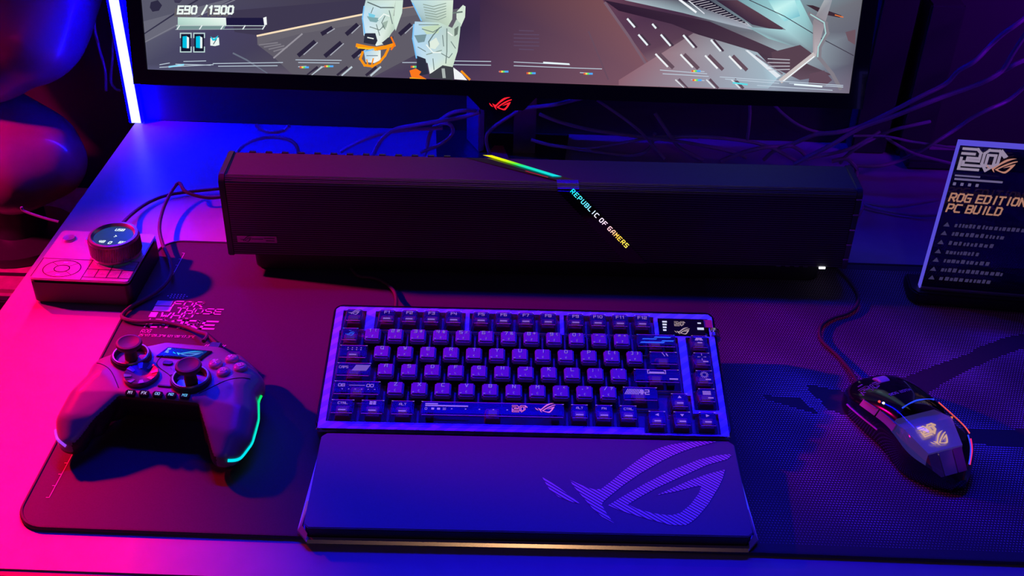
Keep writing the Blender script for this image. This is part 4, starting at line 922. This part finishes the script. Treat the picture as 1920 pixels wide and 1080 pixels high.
attr_mesh('display_picture', q, G_attr, so, 'blue eye emblem picture')
# small buttons
for x, y, w_, h_ in ((-.0070, .0125, .0040, .0024), (.0105, .0118, .0036, .0018), (.0005, -.0155, .0052, .0010)):
    MB().prism(rrect(-w_, -h_, w_, h_, min(w_, h_) * .8, 4), -.001, .0013).obj('small_button', M_blk_satin, gp, bevel=.0003, xf=placed(x, y, 0, .6))
for k in range(5):
    x = -.0225 + k * .0108; y = -.0262 + .0004 * k
    m = placed(x, y, .0006, .6); mb_ = MB().prism(rrect(-.0042, -.0026, .0042, .0026, .002, 4), -.002, .0022).obj('macro_button', M_blk_gloss, gp, bevel=.0004, xf=m)
    q, wd = text2d(('M1', 'FX', 'OO', 'M2', 'M3')[k], .0022, 1, 1.2)
    decal('lit_mark', shift(q, -wd / 2, -.0011), Fr(m @ V((0, 0, .0023)), m.to_3x3() @ V((1, 0, 0)), m.to_3x3() @ V((0, 1, 0))), glow('mark_blue_%d' % k, ((.6, .5, 1), (.5, .5, 1), (.2, .5, 1), (.15, .55, 1), (.1, .6, 1))[k], .9), mb_, .0001)
# engraved emblem between stick and display, seams draped on the shell
def drape(name, polys, mat_, parent, off=.0003, label=None):
    b = MB(); b.flat = True
    for q in polys: b.poly([top_at(p[0], p[1]) + nrm_at(p[0], p[1]) * off for p in q])
    return link(name, b.mesh(name), mat_, parent, None, label)
drape('engraved_emblem', shift(logo2d(.016), -.0035, .0030, R(-6)), M_metal_dk, gp, .0003, 'faint engraved eye emblem')
def seam(pts, r=.00035):
    P = smooth_path([(x, y, 0) for x, y in pts], 10); return MB().tube([top_at(p.x, p.y) + V((0, 0, .0001)) for p in P], r, 5)
for pts in ([(-.010, .034), (-.016, .012), (.000, -.002), (.012, -.014)], [(.030, -.020), (.046, -.004), (.064, .004)], [(-.064, .006), (-.048, -.004), (-.034, -.022)], [(.000, -.002), (.014, .006), (.024, .012)]):
    seam(pts).obj('shell_seam', M_blk, gp, smooth=True)
tq, _ = text2d('ROG', .0022, 1, 1.0)
drape('shell_mark', shift(tq, .0035, -.0095, R(-35)), M_legend, gp, .0003, 'small pale mark')
# glowing grip strips on the outside of both grips
def nearest_on(px, py, yy=None):
    o, d = ray(px, py); o = gi @ o; d = (gi.to_3x3() @ d).normalized()
    h = bvh.ray_cast(o, d)
    if h[0]: return h[0] + h[1] * .0004
    best = None
    for k in range(60):
        p = o + d * (.55 + k * .01); h = bvh.find_nearest(p)
        if best is None or h[3] < best[1]: best = (h[0] + h[1] * .0004, h[3])
    return best[0]
def gstrip(pts, cols, label):
    P = smooth_path([nearest_on(*p) for p in pts], 6); P = [bvh.find_nearest(p)[0] + bvh.find_nearest(p)[1] * .0004 for p in P]
    n = 6; b = MB().tube(P, .0012, n); me = b.mesh('grip_light', smooth=True)
    at = me.color_attributes.new('picture', 'FLOAT_COLOR', 'CORNER')
    for poly in me.polygons:
        for li in poly.loop_indices:
            t = me.loops[li].vertex_index // n / (len(P) - 1); c = [cols[0][i] + (cols[1][i] - cols[0][i]) * min(1, t * 1.6) for i in range(3)]; at.data[li].color = tuple(c) + (1,)
    return link('grip_light', me, glow_attr('grip_glow_' + label[:4], 1.1), gp, None, label)
gstrip([(489, 742), (490, 775), (486, 808), (474, 838), (452, 857), (427, 863)], ((0, .75, .10), (0, .75, .85)), 'green to cyan lit strip on the grip')
gstrip([(103, 806), (108, 820), (116, 830), (124, 836)], ((.35, .02, .75), (.35, .05, .85)), 'violet lit strip on the grip')

# ================================================================== DIAL BOX
bx = thing('control_box', (-.4065, .8865, .0), 'low black control box with big round dial left of the mat', 'control box', R(-1.0))
MB().prism(rrect(-.0475, -.0425, .0465, .0425, .006, 4), .0012, .0262, None).obj('body', M_blk, bx, bevel=.002)
MB().prism(rrect(-.0470, -.0420, .0460, .0420, .004, 4), .0262, .0285).obj('top_panel', pm('panel_alloy', (.5, .47, .5), .38, .35), bx, bevel=.0007, label='pale metal top panel')
for x in (-.038, .038):
    for y in (-.034, .034): MB().lathe([(.004, 0), (.004, .0014)], 16, c=(x, y, 0)).obj('foot', M_blk, bx)
TP = Fr((0, 0, .0286), (1, 0, 0), (0, 1, 0))
lines = []
for a, b_ in (((-.046, -.0085), (.045, -.0085)), ((.001, -.0085), (.001, -.041)), ((.001, -.0235), (.045, -.0235)), ((.023, -.0085), (.023, -.0235)), ((.0120, -.0235), (.0120, -.0365)), ((.0230, -.0235), (.0230, -.0365)), ((.0340, -.0235), (.0340, -.0365)), ((.001, -.0365), (.045, -.0365)), ((.045, -.0085), (.045, -.0400)), ((-.046, -.0085), (-.046, -.0390))):
    lines += stroke_polys([a, b_], .0008)
cx, cy = -.0225, -.0245
for r_ in (.0138, .0056):
    lines += stroke_polys([(cx + r_ * 1.25 * cos(a), cy + r_ * sin(a)) for a in [2 * pi * k / 40 for k in range(41)]], .0009)
for a in (45, 135, 225, 315): lines += stroke_polys([(cx + .0056 * 1.25 * cos(R(a)), cy + .0056 * sin(R(a))), (cx + .0138 * 1.25 * cos(R(a)), cy + .0138 * sin(R(a)))], .0005)
decal('button_grooves', [[tuple(p) for p in q] for q in lines], TP, M_blk, bx, .0001, 'dark grooves between the flat buttons')
mk = []
for x, y, t in ((.006, -.018, 'MIC'), (.036, -.018, 'USB'), (.0035, -.031, 'OPT'), (.0140, -.031, 'AUX'), (.0250, -.031, 'EQ'), (.0375, -.031, 'FX')):
    q, wd = text2d(t, .0026, 1, 1.1); mk += shift(q, x, y)
mk += [para(cx - .002, cy + .009, .004, .002, 0), para(cx - .002, cy - .0115, .004, .002, 0)]
decal('button_marks', mk, TP, M_legend, bx, .0002)
for x in (-.0345, -.0120):
    MB().lathe([(.0064, 0), (.0064, .0012), (.0056, .0020), (.0001, .0016)], 28, c=(x, .0265, .0285), cap=False).obj('round_button', M_metal, bx, smooth=True)
dc = (.0195, .0050)
dial = MB(); prf = [(.0238, .0010), (.0238, .0026), (.0246, .0032), (.0246, .0195), (.0236, .0215), (.0212, .0218), (.0195, .0200), (.0190, .0192)]
prf = [(r_ * .95, z_) for r_, z_ in prf]
do = dial.lathe(prf, 64, c=(dc[0], dc[1], .0285), cap=False).obj('dial', pm('dial_alloy', (.34, .32, .35), .3, .75), bx, smooth=True, label='large knurled metal dial')
kn_ = MB()
for k in range(96):
    a = 2 * pi * k / 96; a2 = a + .10; r_ = .0235
    kn_.tube([(dc[0] + r_ * cos(a), dc[1] + r_ * sin(a), .0285 + .0045), (dc[0] + r_ * cos(a2), dc[1] + r_ * sin(a2), .0285 + .0185)], .00042, 4)
kn_.obj('knurling', M_blk_satin, do)
MB().lathe([(.0001, .0190), (.0184, .0190)], 48, c=(dc[0], dc[1], .0285), cap=False).obj('dial_screen', glow('dial_glow', (.012, .045, .085), 1.0), do, label='dim lit round display')
DF = Fr((dc[0], dc[1], .0285 + .0191), (1, 0, 0), (0, 1, 0)); q = []
for t, x, y, h in (('USB', -.002, .0100, .0034), ('48', -.0105, -.0115, .0034), ('0', -.0010, -.0130, .0038), ('64', .0085, -.0115, .0034), ('>', .0005, -.0014, .0038)):
    k, wd = text2d(t, h, .9, 1.3, .2); q += shift(k, x, y)
decal('dial_readout', q, DF, glow('readout_white', (.8, 1, .95), 1.2), do, .0001, 'white lit readout')

# ================================================================== MOUSE
my_ = R(21.5)
ms = thing('computer_mouse', (.3185, .6950, .003), 'gloss black mouse with clear rear shell at right of mat', 'computer mouse', my_)
LN = .128
def mw(t): return .0312 * (1 - .10 * math.exp(-((t - .52) / .16) ** 2)) * (1 - max(0, (.22 - t) / .22) ** 2.6 * .40) * (1 - max(0, (t - .68) / .32) ** 2.4 * .80)
def mh(t): return .0385 * (1 - ((t - .60) / .62) ** 2 * .62) * (1 - max(0, (t - .84) / .16) ** 2.2 * .62) * (1 - max(0, (.06 - t) / .06) ** 2 * .35)
def mp(t, th, k=1.0, dz=0):
    w_, h_ = mw(t) * k, mh(t) * k; c, s = cos(th), sin(th)
    return V((w_ * (abs(c) ** .62) * (1 if c >= 0 else -1), (.5 - t) * LN * (1 - (1 - k) * .6), .0012 + h_ * abs(s) ** .72 + dz))
NT, NA = 80, 72
def mgrid(cond, k=1.0, dz=0):
    b = MB(); idx = {}
    def vid(i, j):
        if (i, j) not in idx: idx[(i, j)] = len(b.v); b.v.append(tuple(mp(i / NT, pi * j / NA, k, dz)))
        return idx[(i, j)]
    for i in range(NT):
        for j in range(NA):
            if cond((i + .5) / NT, pi * (j + .5) / NA): b.f.append((vid(i, j), vid(i, j + 1), vid(i + 1, j + 1), vid(i + 1, j)))
    return b
isclear = lambda t, a: t > .50 + .05 * abs(cos(a)) and R(24) < a < R(156)
sh = mgrid(lambda t, a: not isclear(t, a))
k0 = [mp(0, pi * j / NA) for j in range(NA + 1)]; sh.poly(k0); sh.poly([mp(1, pi * j / NA) for j in range(NA + 1)][::-1]); sh.poly([mp(i / NT, 0) for i in range(NT + 1)] + [mp(i / NT, pi) for i in range(NT, -1, -1)])
sho = sh.obj('shell', M_blk_gloss, ms, smooth=True, label='gloss black shell')
mgrid(isclear).obj('clear_cover', clear('clear_shell', (.80, .76, .84), (1, 1, 1), .06, .09, .85), ms, smooth=True, label='clear rear cover')
mb2 = BVHTree.FromPolygons([V(v) for v in mgrid(lambda t, a: True).v], mgrid(lambda t, a: True).f)
def mtop(x, y):
    h = mb2.ray_cast(V((x, y, .2)), V((0, 0, -1))); return (h[0], h[1] if h[1].z > 0 else -h[1]) if h[0] else (V((x, y, .02)), V((0, 0, 1)))
def mdrape(name, polys, mat_, parent, off=.0003, label=None):
    b = MB(); b.flat = True
    for q in polys: b.poly([mtop(p[0], p[1])[0] + mtop(p[0], p[1])[1] * off for p in q])
    return link(name, b.mesh(name), mat_, parent, None, label)
# inner core under the clear cover
core = MB(); pts = [(-.021, .002, .024), (.021, .002, .024), (.0225, -.016, .0300), (.016, -.040, .0235), (-.016, -.040, .0235), (-.0225, -.016, .0300)]
low = [(x * 1.12, y * 1.04, .004) for x, y, z in pts]
core.add(low + pts, [(5, 4, 3, 2, 1, 0), (6, 7, 8, 11), (8, 9, 10, 11)] + [(i, (i + 1) % 6, 6 + (i + 1) % 6, 6 + i) for i in range(6)])
M_core = pm('core_grey_glow', (.62, .58, .78), .25, .2); M_core.node_tree.nodes['Principled BSDF'].inputs['Emission Color'].default_value = (.16, .12, .85, 1); M_core.node_tree.nodes['Principled BSDF'].inputs['Emission Strength'].default_value = .16  # violet emission added so the core looks lighter than its surroundings
co = core.obj('inner_core', M_core, ms, label='faceted pale inner core with added glow')
for x0_, x1_, cname, cc in ((-.0165, -.0075, 'core_bronze', (.50, .38, .30)), (-.0065, .0055, 'core_pale', (.80, .78, .72)), (.0065, .0150, 'core_rose', (.80, .30, .60))):
    MB().add([(x0_, -.0405, .0225), (x1_, -.0405, .0225), (x1_ * .95, -.0535, .0090), (x0_ * .95, -.0535, .0090), (x0_, -.0405, .006), (x1_, -.0405, .006)], [(0, 1, 2, 3), (4, 5, 1, 0), (3, 2, 5, 4), (0, 3, 4), (1, 5, 2)]).obj('core_block', pm(cname, cc, .3, .1), co, label=cname.split('_')[1] + ' toned block')
fz = math.atan2(.029 - .020, .026)
EF = Fr((0, -.046, .0204), (-1, 0, 0), (0, -cos(fz), -sin(fz)))
EF2 = Fr((-.0125, -.0375, .0252), (1, .10, 0), (-.10, 1, .27))
decal('anniversary_print', shift(twenty2d(.0085, 0, 0, .9), .002, .0105, R(0)) + shift(logo2d(.019), .003, -.0005), EF2, glow('print_amber_glow', (1, .62, .42), .85), co, .0010, 'amber anniversary figure and eye emblem with added glow')  # this print emits; the glow is added to brighten it
def led_line(pts, col, s, label, r=.0006):
    return MB().tube(smooth_path(pts, 6), r, 5).obj('light_line', glow('ml_' + label[:6].replace(' ', '_'), col, s), ms, smooth=True, label=label)
def ms_on(t, deg, off=.0004): return mp(t, R(deg), 1.0) + V((0, 0, off))
led_line([ms_on(.505, 112), ms_on(.485, 90), ms_on(.495, 66)], (.02, .06, 1), 1.3, 'blue lit line across the back')
led_line([ms_on(.50, 50), ms_on(.62, 46), ms_on(.72, 44), ms_on(.78, 44)], (1, .10, .06), 1.0, 'red lit line along the side')
led_line([ms_on(.84, 56), ms_on(.90, 56), ms_on(.955, 58)], (.9, .02, .20), 1.0, 'pink lit line at the tail')
led_line([ms_on(.82, 62), ms_on(.90, 62), ms_on(.955, 64)], (.03, .06, 1), 1.2, 'azure lit line at the tail', .0005)
MB().lathe([(.0001, -.0052), (.0080, -.0052), (.0092, -.0040), (.0092, .0040), (.0080, .0052), (.0001, .0052)], 32).obj('scroll_wheel', M_wheel, ms, smooth=True, xf=Mx.Translation((0, LN * .335, .0205)) @ Mx.Rotation(R(90), 4, 'Y'), label='pale metal scroll wheel')
for t0_, t1_ in ((.27, .40), (.42, .57)):
    b = MB(); NB = 8
    vs = []
    for off in (-.001, .0016):
        for i in range(NB + 1):
            for dg in (152, 140):
                t = t0_ + (t1_ - t0_) * i / NB; p = mp(t, R(dg)); vs.append(p + V((-off, 0, off * .6)))
    n_ = (NB + 1) * 2; b.add(vs, [(n_ + 2 * i, n_ + 2 * i + 2, n_ + 2 * i + 3, n_ + 2 * i + 1) for i in range(NB)] + [(2 * i, n_ + 2 * i, n_ + 2 * i + 2, 2 * i + 2) for i in range(NB)] + [(2 * i + 1, 2 * i + 3, n_ + 2 * i + 3, n_ + 2 * i + 1) for i in range(NB)] + [(0, 1, n_ + 1, n_), (2 * NB, n_ + 2 * NB, n_ + 2 * NB + 1, 2 * NB + 1)])
    b.obj('side_button', M_pink, ms, bevel=.0005, label='rose metal side button')
def sidepath(t0_, t1_, deg, off): return [mp(t0_ + (t1_ - t0_) * i / 8, R(deg)) + V((-off, 0, 0)) for i in range(9)]
MB().tube(sidepath(.16, .46, 168, .0006), .0008, 5).obj('side_line', pm('pink_line', (.8, .25, .75), .4), ms, smooth=True, label='thin pink line along the side')
mdrape('front_print', shift(twenty2d(.0090, 0, 0, .45), -.0245, .034, R(-8)) + [para(-.021, .046, .004, .0016, 0), para(-.011, .042, .005, .0014, 0)], M_legend_dim, ms, .0003, 'pale line print on the left button')
mdrape('button_seam', [[(-.0004, .064), (.0004, .064), (.0004, .056), (-.0004, .056)], [(-.022, .012), (.024, .012), (.024, .0126), (-.022, .0126)]], M_metal_dk, ms, .0002)
tq, _ = text2d('ROG 20TH', .0030, .9, 1.4)
mdrape('crest_print', shift(tq, -.0130, .0165, 0), M_legend_dim, ms, .0003, 'pale lettering across the crest')
for t, dg, c, nm in ((.36, 128, (1, .05, .03), 'red'), (.39, 126, (.9, 1, 1), 'white'), (.60, 32, (1, .25, .02), 'orange')):
    MB().lathe([(.0001, 0), (.0011, 0), (.0009, .0008), (.0001, .001)], 12).obj('indicator', glow('ind_' + nm, c, 2), ms, xf=Mx.Translation(ms_on(t, dg, .0002)), label=nm + ' lit indicator')

# ================================================================== ACRYLIC SIGN
SYW = R(-5)
sg = thing('acrylic_sign', (.3814, .8998, .003), 'upright clear acrylic sign on black base at the right', 'sign', SYW)
MB().prism([(-.010, -.004), (-.004, -.0125), (.19, -.0125), (.19, .022), (-.010, .022)], 0, .013).obj('base', M_blk, sg, bevel=.0015)
MB().box(-.001, -.0065, .0131, .19, -.0045, .0165).obj('base_clip', M_metal, sg, bevel=.0004, label='metal clip rail')
MB().box(0, -.0028, .0131, .185, .0022, .1655).obj('panel', M_acry, sg, label='clear acrylic panel')
MB().box(-.0016, -.003, .0131, -.0001, .0024, .166).obj('side_edge', M_acry_edge, sg, label='acrylic edge with added glow')
MB().box(-.0016, -.003, .1656, .185, .0024, .1685).obj('top_edge', M_acry_edge, sg, label='acrylic edge with added glow')
MB().box(.0016, .0028, .0135, .185, .0034, .1635).obj('printed_sheet', clear('printed_film', (.36, .34, .46), (.5, .5, .8), .35, .03, .2), sg, label='dark printed film')
SGF = Fr((0, -.0032, 0), (1, 0, 0), (0, 0, 1))
def sgpx(x, y):
    sm = Mx.Translation((.3814, .8998, .003)) @ Mx.Rotation(SYW, 4, 'Z'); p = sm.inverted() @ at_plane(x, y, sm @ V((0, -.0032, 0)), sm.to_3x3() @ V((0, -1, 0))); return p.x, p.z
u0, v0 = sgpx(1797, 316); u1, v1 = sgpx(1860, 288); lgx, lgy = sgpx(1842, 318)
decal('anniversary_print', twenty2d(v1 - v0 + .003, u0, v0, .75), SGF, glow('figure_silver_glow', (.35, .28, .42), .8), sg, .0002, 'silver anniversary figure with added glow')  # this and the sign prints below carry added emission
decal('emblem_print', logo2d(.026, u0 + .0225, v0 - .0015), SGF, glow('emblem_copper_glow', (.60, .26, .20), .75), sg, .0002, 'copper eye emblem with added glow')
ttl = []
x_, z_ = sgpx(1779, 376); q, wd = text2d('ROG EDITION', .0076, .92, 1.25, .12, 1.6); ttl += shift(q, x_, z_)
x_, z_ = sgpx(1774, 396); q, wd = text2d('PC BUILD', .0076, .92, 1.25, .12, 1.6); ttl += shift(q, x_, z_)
decal('title_print', ttl, SGF, glow('title_orange_glow', (.52, .24, .17), .72), sg, .0002, 'orange title lettering with added glow')  # orange emission added where lamp light alone leaves the title dark
sm_ = []; x_, z_ = sgpx(1790, 330); sm_ += [para(x_, z_, .022, .0016, 0)]; x_, z_ = sgpx(1789, 337); sm_ += [para(x_, z_, .042, .0020, 0)]
x_, z_ = sgpx(1786, 347); sm_ += [para(x_ + k * .0066, z_, .0026, .0030, 0) for k in range(4)]
decal('small_print', sm_, SGF, glow('small_silver_glow', (.16, .13, .28), .8), sg, .0002)
ls = []
for k, (px, py) in enumerate(((1768, 424), (1763, 440), (1757, 457), (1752, 474), (1748, 490), (1743, 507), (1740, 523))):
    x_, z_ = sgpx(px, py); ls += [[(x_, z_), (x_ + .0060, z_), (x_ + .003, z_ + .0048)]]
    xx = x_ + .0100; tot = (.068, .044, .040, .030, .042, .055, .045)[k]
    while xx < x_ + .0100 + tot:
        w_ = rng.uniform(.0016, .0036); ls.append(para(xx, z_, w_, .0044 * rng.uniform(.75, 1), .1)); xx += w_ + rng.uniform(.0008, .002)
decal('list_print', ls, SGF, glow('list_grey_glow', (.045, .035, .11), .8), sg, .0002, 'faint grey list lines with added glow')

# ================================================================== CABLES
def cpath(pts, z=.004, ymax=1.20, arch=None):
    out = []
    for k, p in enumerate(pts):
        zz = p[2] if len(p) > 2 else z
        q = at_z(p[0], p[1], zz)
        if q.y > ymax: q = at_y(p[0], p[1], ymax - .004 * (k % 3))
        out.append(q)
    return out
def cable(pts, r, label, m=M_cable, z=.004, ymax=1.150, group=None, name='cable', n=8):
    P = smooth_path(cpath(pts, z, ymax), 8)
    o = MB().tube(P, r, n).obj(name, m, None, smooth=True)
    lab(o, label, 'cable', group); return o
# device cables
gpad_c = cable([(382, 640, .024), (389, 628, .022), (372, 622, .012), (345, 612, .006), (300, 603, .006), (258, 603, .006), (232, 597, .006), (231, 588, .006), (252, 571, .006), (285, 553, .006), (310, 533, .008), (321, 512, .010), (317, 485, .012), (304, 455, .012), (299, 425, .012), (306, 392, .013), (320, 362, .016), (335, 343, .020), (346, 357, .018), (365, 366, .014), (395, 371, .010), (430, 366, .009), (475, 352, .006), (540, 345, .005)], .0019, 'braided cable running from the game controller past the dial box', M_cable_braid)
MB().box(-.0048, -.0005, -.0030, .0048, .017, .0030).obj('plug', M_blk_satin, gpad_c, bevel=.0008, xf=gm @ Mx.Translation((.0125, .0515, .021)), label='black plug')
MB().tube([gm @ V((.0125, .0680, .021)), at_z(389, 628, .022)], .0030, 8, .0020).obj('strain_relief', M_blk_satin, gpad_c, smooth=True)
cable([(230, 418, .012), (250, 399, .006), (278, 380, .004), (310, 367, .004), (350, 360, .004), (425, 352, .006), (480, 342, .006), (560, 336, .005)], .0019, 'black cable curving from the dial box to behind the soundbar', M_cable_braid)
cable([(742, 580, .022), (743, 560, .008), (738, 545, .006), (722, 530, .006), (700, 521, .006), (675, 518, .006), (662, 508, .006), (650, 488, .006)], .0017, 'reddish braided cable from keyboard towards under the soundbar', M_cable_braid, z=.005)
cable([(1612, 724, .014), (1596, 697, .009), (1572, 668, .006), (1545, 643, .006), (1537, 628, .006), (1541, 610, .006), (1562, 596, .006), (1588, 588, .006), (1606, 574, .006), (1609, 553, .006), (1595, 528, .006), (1572, 503, .006), (1560, 488, .006)], .0016, 'thin reddish cable running from the mouse to the soundbar', M_cable_braid, z=.005)
# tangle behind the soundbar
T = [
 ([(640, 284), (651, 277), (689, 259), (730, 248), (775, 243), (830, 240)], .0022, 'dark cable lying flat left of the monitor stand, lowest'),
 ([(700, 290), (705, 279), (717, 260), (740, 243), (777, 235), (824, 227), (868, 219), (900, 210)], .0026, 'thick purple-lit cable arching to the left stand leg'),
 ([(796, 290), (800, 280), (804, 258), (814, 238), (835, 231), (847, 237), (847, 252), (826, 270), (788, 286)], .0022, 'cable bent in a narrow loop left of the stand'),
 ([(820, 229), (846, 212), (872, 207), (897, 209)], .0022, 'short cable crossing over the left stand leg'),
 ([(920, 292), (913, 272), (913, 253), (930, 235), (962, 214), (975, 205)], .0020, 'cable curving down between the two stand legs'),
 ([(975, 204), (1010, 200), (1040, 196), (1070, 189), (1105, 180)], .0024, 'bright blue-lit cable rising right of the emblem tab'),
 ([(1012, 214), (1024, 219), (1057, 231), (1112, 244), (1203, 257), (1290, 268), (1370, 284), (1400, 296)], .0020, 'long grey cable sagging from stand to the right'),
 ([(996, 262), (1028, 271), (1068, 277), (1130, 286), (1180, 291), (1207, 286), (1221, 272), (1228, 250)], .0020, 'red-tinged cable curling low right of the stand'),
 ([(1085, 281), (1149, 271), (1189, 264), (1240, 256), (1310, 258)], .0018, 'thin cable lying straight behind the curled red-tinged one'),
 ([(1120, 188), (1167, 220), (1203, 249), (1228, 277), (1246, 298)], .0018, 'straight cable slanting down to the right behind soundbar'),
 ([(1228, 212), (1244, 236), (1259, 258), (1276, 278), (1318, 300)], .0022, 'dark red cable slanting down beside the straight one'),
 ([(1225, 262), (1287, 256), (1350, 259), (1407, 266), (1443, 276), (1468, 288), (1496, 304)], .0022, 'blue-lit cable bowing down at the right of the tangle'),
 ([(1352, 302), (1388, 288), (1430, 277), (1479, 272), (1527, 253), (1570, 248), (1613, 237), (1670, 210), (1726, 181), (1773, 157), (1797, 133), (1827, 115), (1856, 86), (1880, 64), (1904, 47), (1940, 20)], .0026, 'upper thick cable sweeping up to the right corner'),
 ([(1490, 308), (1510, 297), (1560, 271), (1613, 240), (1673, 219), (1726, 198), (1773, 180), (1821, 163), (1856, 148), (1880, 131), (1898, 102), (1925, 60)], .0026, 'blue-lit cable just under the thick sweeping cable'),
 ([(1575, 306), (1587, 292), (1613, 273), (1646, 256), (1673, 244), (1702, 237), (1744, 228)], .0020, 'short cable curving up below the sweeping pair'),
 ([(1590, 310), (1613, 311), (1649, 311), (1684, 302), (1720, 286), (1753, 267), (1791, 243), (1821, 222), (1856, 204), (1892, 187), (1935, 150)], .0022, 'dim cable rising behind the acrylic sign'),
 ([(1870, 138), (1886, 130), (1905, 120), (1940, 104)], .0026, 'short bright blue cable end at the right border'),
 ([(1600, 255), (1649, 255), (1679, 259), (1705, 265), (1738, 270), (1800, 279)], .0016, 'thin cable with red glint left of the sign top'),
 ([(1560, 302), (1586, 298), (1600, 308), (1606, 320), (1603, 332), (1592, 342)], .0024, 'cable hooked over the right end of the soundbar'),
 ([(1610, 377), (1637, 383), (1673, 387), (1710, 383), (1760, 374)], .0018, 'upper of two thin cables running behind the sign'),
 ([(1612, 380), (1632, 388), (1661, 395), (1690, 400), (1730, 404), (1790, 400), (1830, 392)], .0018, 'lower reddish one of two cables behind the sign'),
 ([(1600, 372), (1615, 380), (1615, 394), (1604, 410), (1590, 420)], .0020, 'short cable curling down beside the soundbar end cap'),
 ([(1405, 190), (1406, 215), (1404, 240), (1401, 262)], .0018, 'purple cable hanging straight down under the monitor'),
 ([(1447, 192), (1470, 215), (1500, 236), (1535, 248), (1575, 249)], .0018, 'reddish cable drooping under the monitor right corner'),
 ([(1432, 300), (1450, 284), (1478, 274), (1500, 282), (1516, 300)], .0022, 'dark cable humped just above the soundbar back edge'),
 ([(1650, 246), (1625, 262), (1590, 280), (1540, 292), (1500, 300)], .0020, 'dim cable slanting left beneath the sweeping pair'),
 ([(1660, 258), (1690, 276), (1720, 290), (1790, 308)], .0018, 'dim cable slanting right towards the sign'),
 ([(440, 292), (455, 274), (478, 262), (512, 257), (541, 262), (556, 274), (560, 292)], .0022, 'black cable coil peeking over the soundbar left end'),
 ([(480, 234), (492, 244), (514, 248), (533, 244), (542, 236)], .0022, 'short dark cable arc behind the coil'),
]
for pts, r, lb in T: cable(pts, r, lb, M_cable, z=.005, ymax=1.12 if lb.startswith('blue-lit cable just') else 1.15, group='cables behind the soundbar')
c = MB().tube(smooth_path([at_y(x, y, 1.30) for x, y in ((172, -20), (176, 40), (186, 90), (197, 130), (199, 170))], 8), .0018, 6).obj('cable', M_cable, None, smooth=True)
lab(c, 'thin cable hanging left of the LED strip, bowed one', 'cable')
c = MB().tube(smooth_path([at_y(x, y, 1.30) for x, y in ((214, 40), (211, 110), (208, 150), (216, 166), (226, 170))], 8), .0016, 6).obj('cable', M_cable, None, smooth=True)
lab(c, 'thin cable hanging close beside the LED strip', 'cable')
c = MB().tube(smooth_path([at_y(x, y, 1.12) for x, y in ((40, 388), (46, 396), (80, 408), (110, 416))], 8), .0016, 6).obj('cable', M_cable, None, smooth=True)
lab(c, 'thin black wire sagging beside the left desk edge', 'cable')

# ================================================================== BULBOUS PADDED FORM LEFT OF THE DESK
fg = thing('sculpture', (-.70, 1.26, -.199), 'dark glossy bulging sculpture standing left of the desk', 'sculpture')
fo = Mx.Translation((.70, -1.26, .199))
def blob_px(name, balls, vox, sm, label=None):
    hs = []
    for chain in balls:
        hs.append([(at_y(x, y, yy).x, yy, at_y(x, y, yy).z, r, 1.0) for x, y, yy, r in chain])
    me = blob_union(name, hs, vox, sm)
    me.transform(fo); return link(name, me, M_leather, fg, None, label)
blob_px('lower_form', [[(60, 290, 1.24, .062), (-30, 260, 1.26, .075), (-160, 270, 1.26, .08)], [(85, 300, 1.22, .050), (20, 320, 1.2, .055)]], .005, 12)
blob_px('upper_form', [[(30, 30, 1.26, .085), (-100, -10, 1.28, .11), (100, -120, 1.28, .07)], [(-40, 60, 1.25, .085), (-140, 20, 1.26, .1)]], .005, 12)
MB().lathe([(.07, 0), (.07, .012), (.035, .02), (.035, .19)], 28, c=(.03, .0, .0005)).obj('pedestal', M_blk, fg, smooth=True)
MB().tube([(.03, .0, .18), (.05, .0, .28), (.03, .01, .36)], .03, 12).obj('core_post', M_blk, fg, smooth=True)
sh_ = thing('equipment_case', (-.80, 1.22, -.75), 'low dark red-lit case under the bulging sculpture', 'case')
MB().box(-.19, -.08, 0, .185, .19, .55).obj('body', pm('case_skin', (.40, .22, .22), .7, 0, .5, 60, .6), sh_, bevel=.006)
MB().box(-.19, -.0925, .47, .170, -.0803, .545).obj('latch_rail', M_blk, sh_, bevel=.002)
MB().box(-.15, -.045, .5502, .175, -.040, .5525).obj('lid_seam', M_blk, sh_, bevel=.0005)
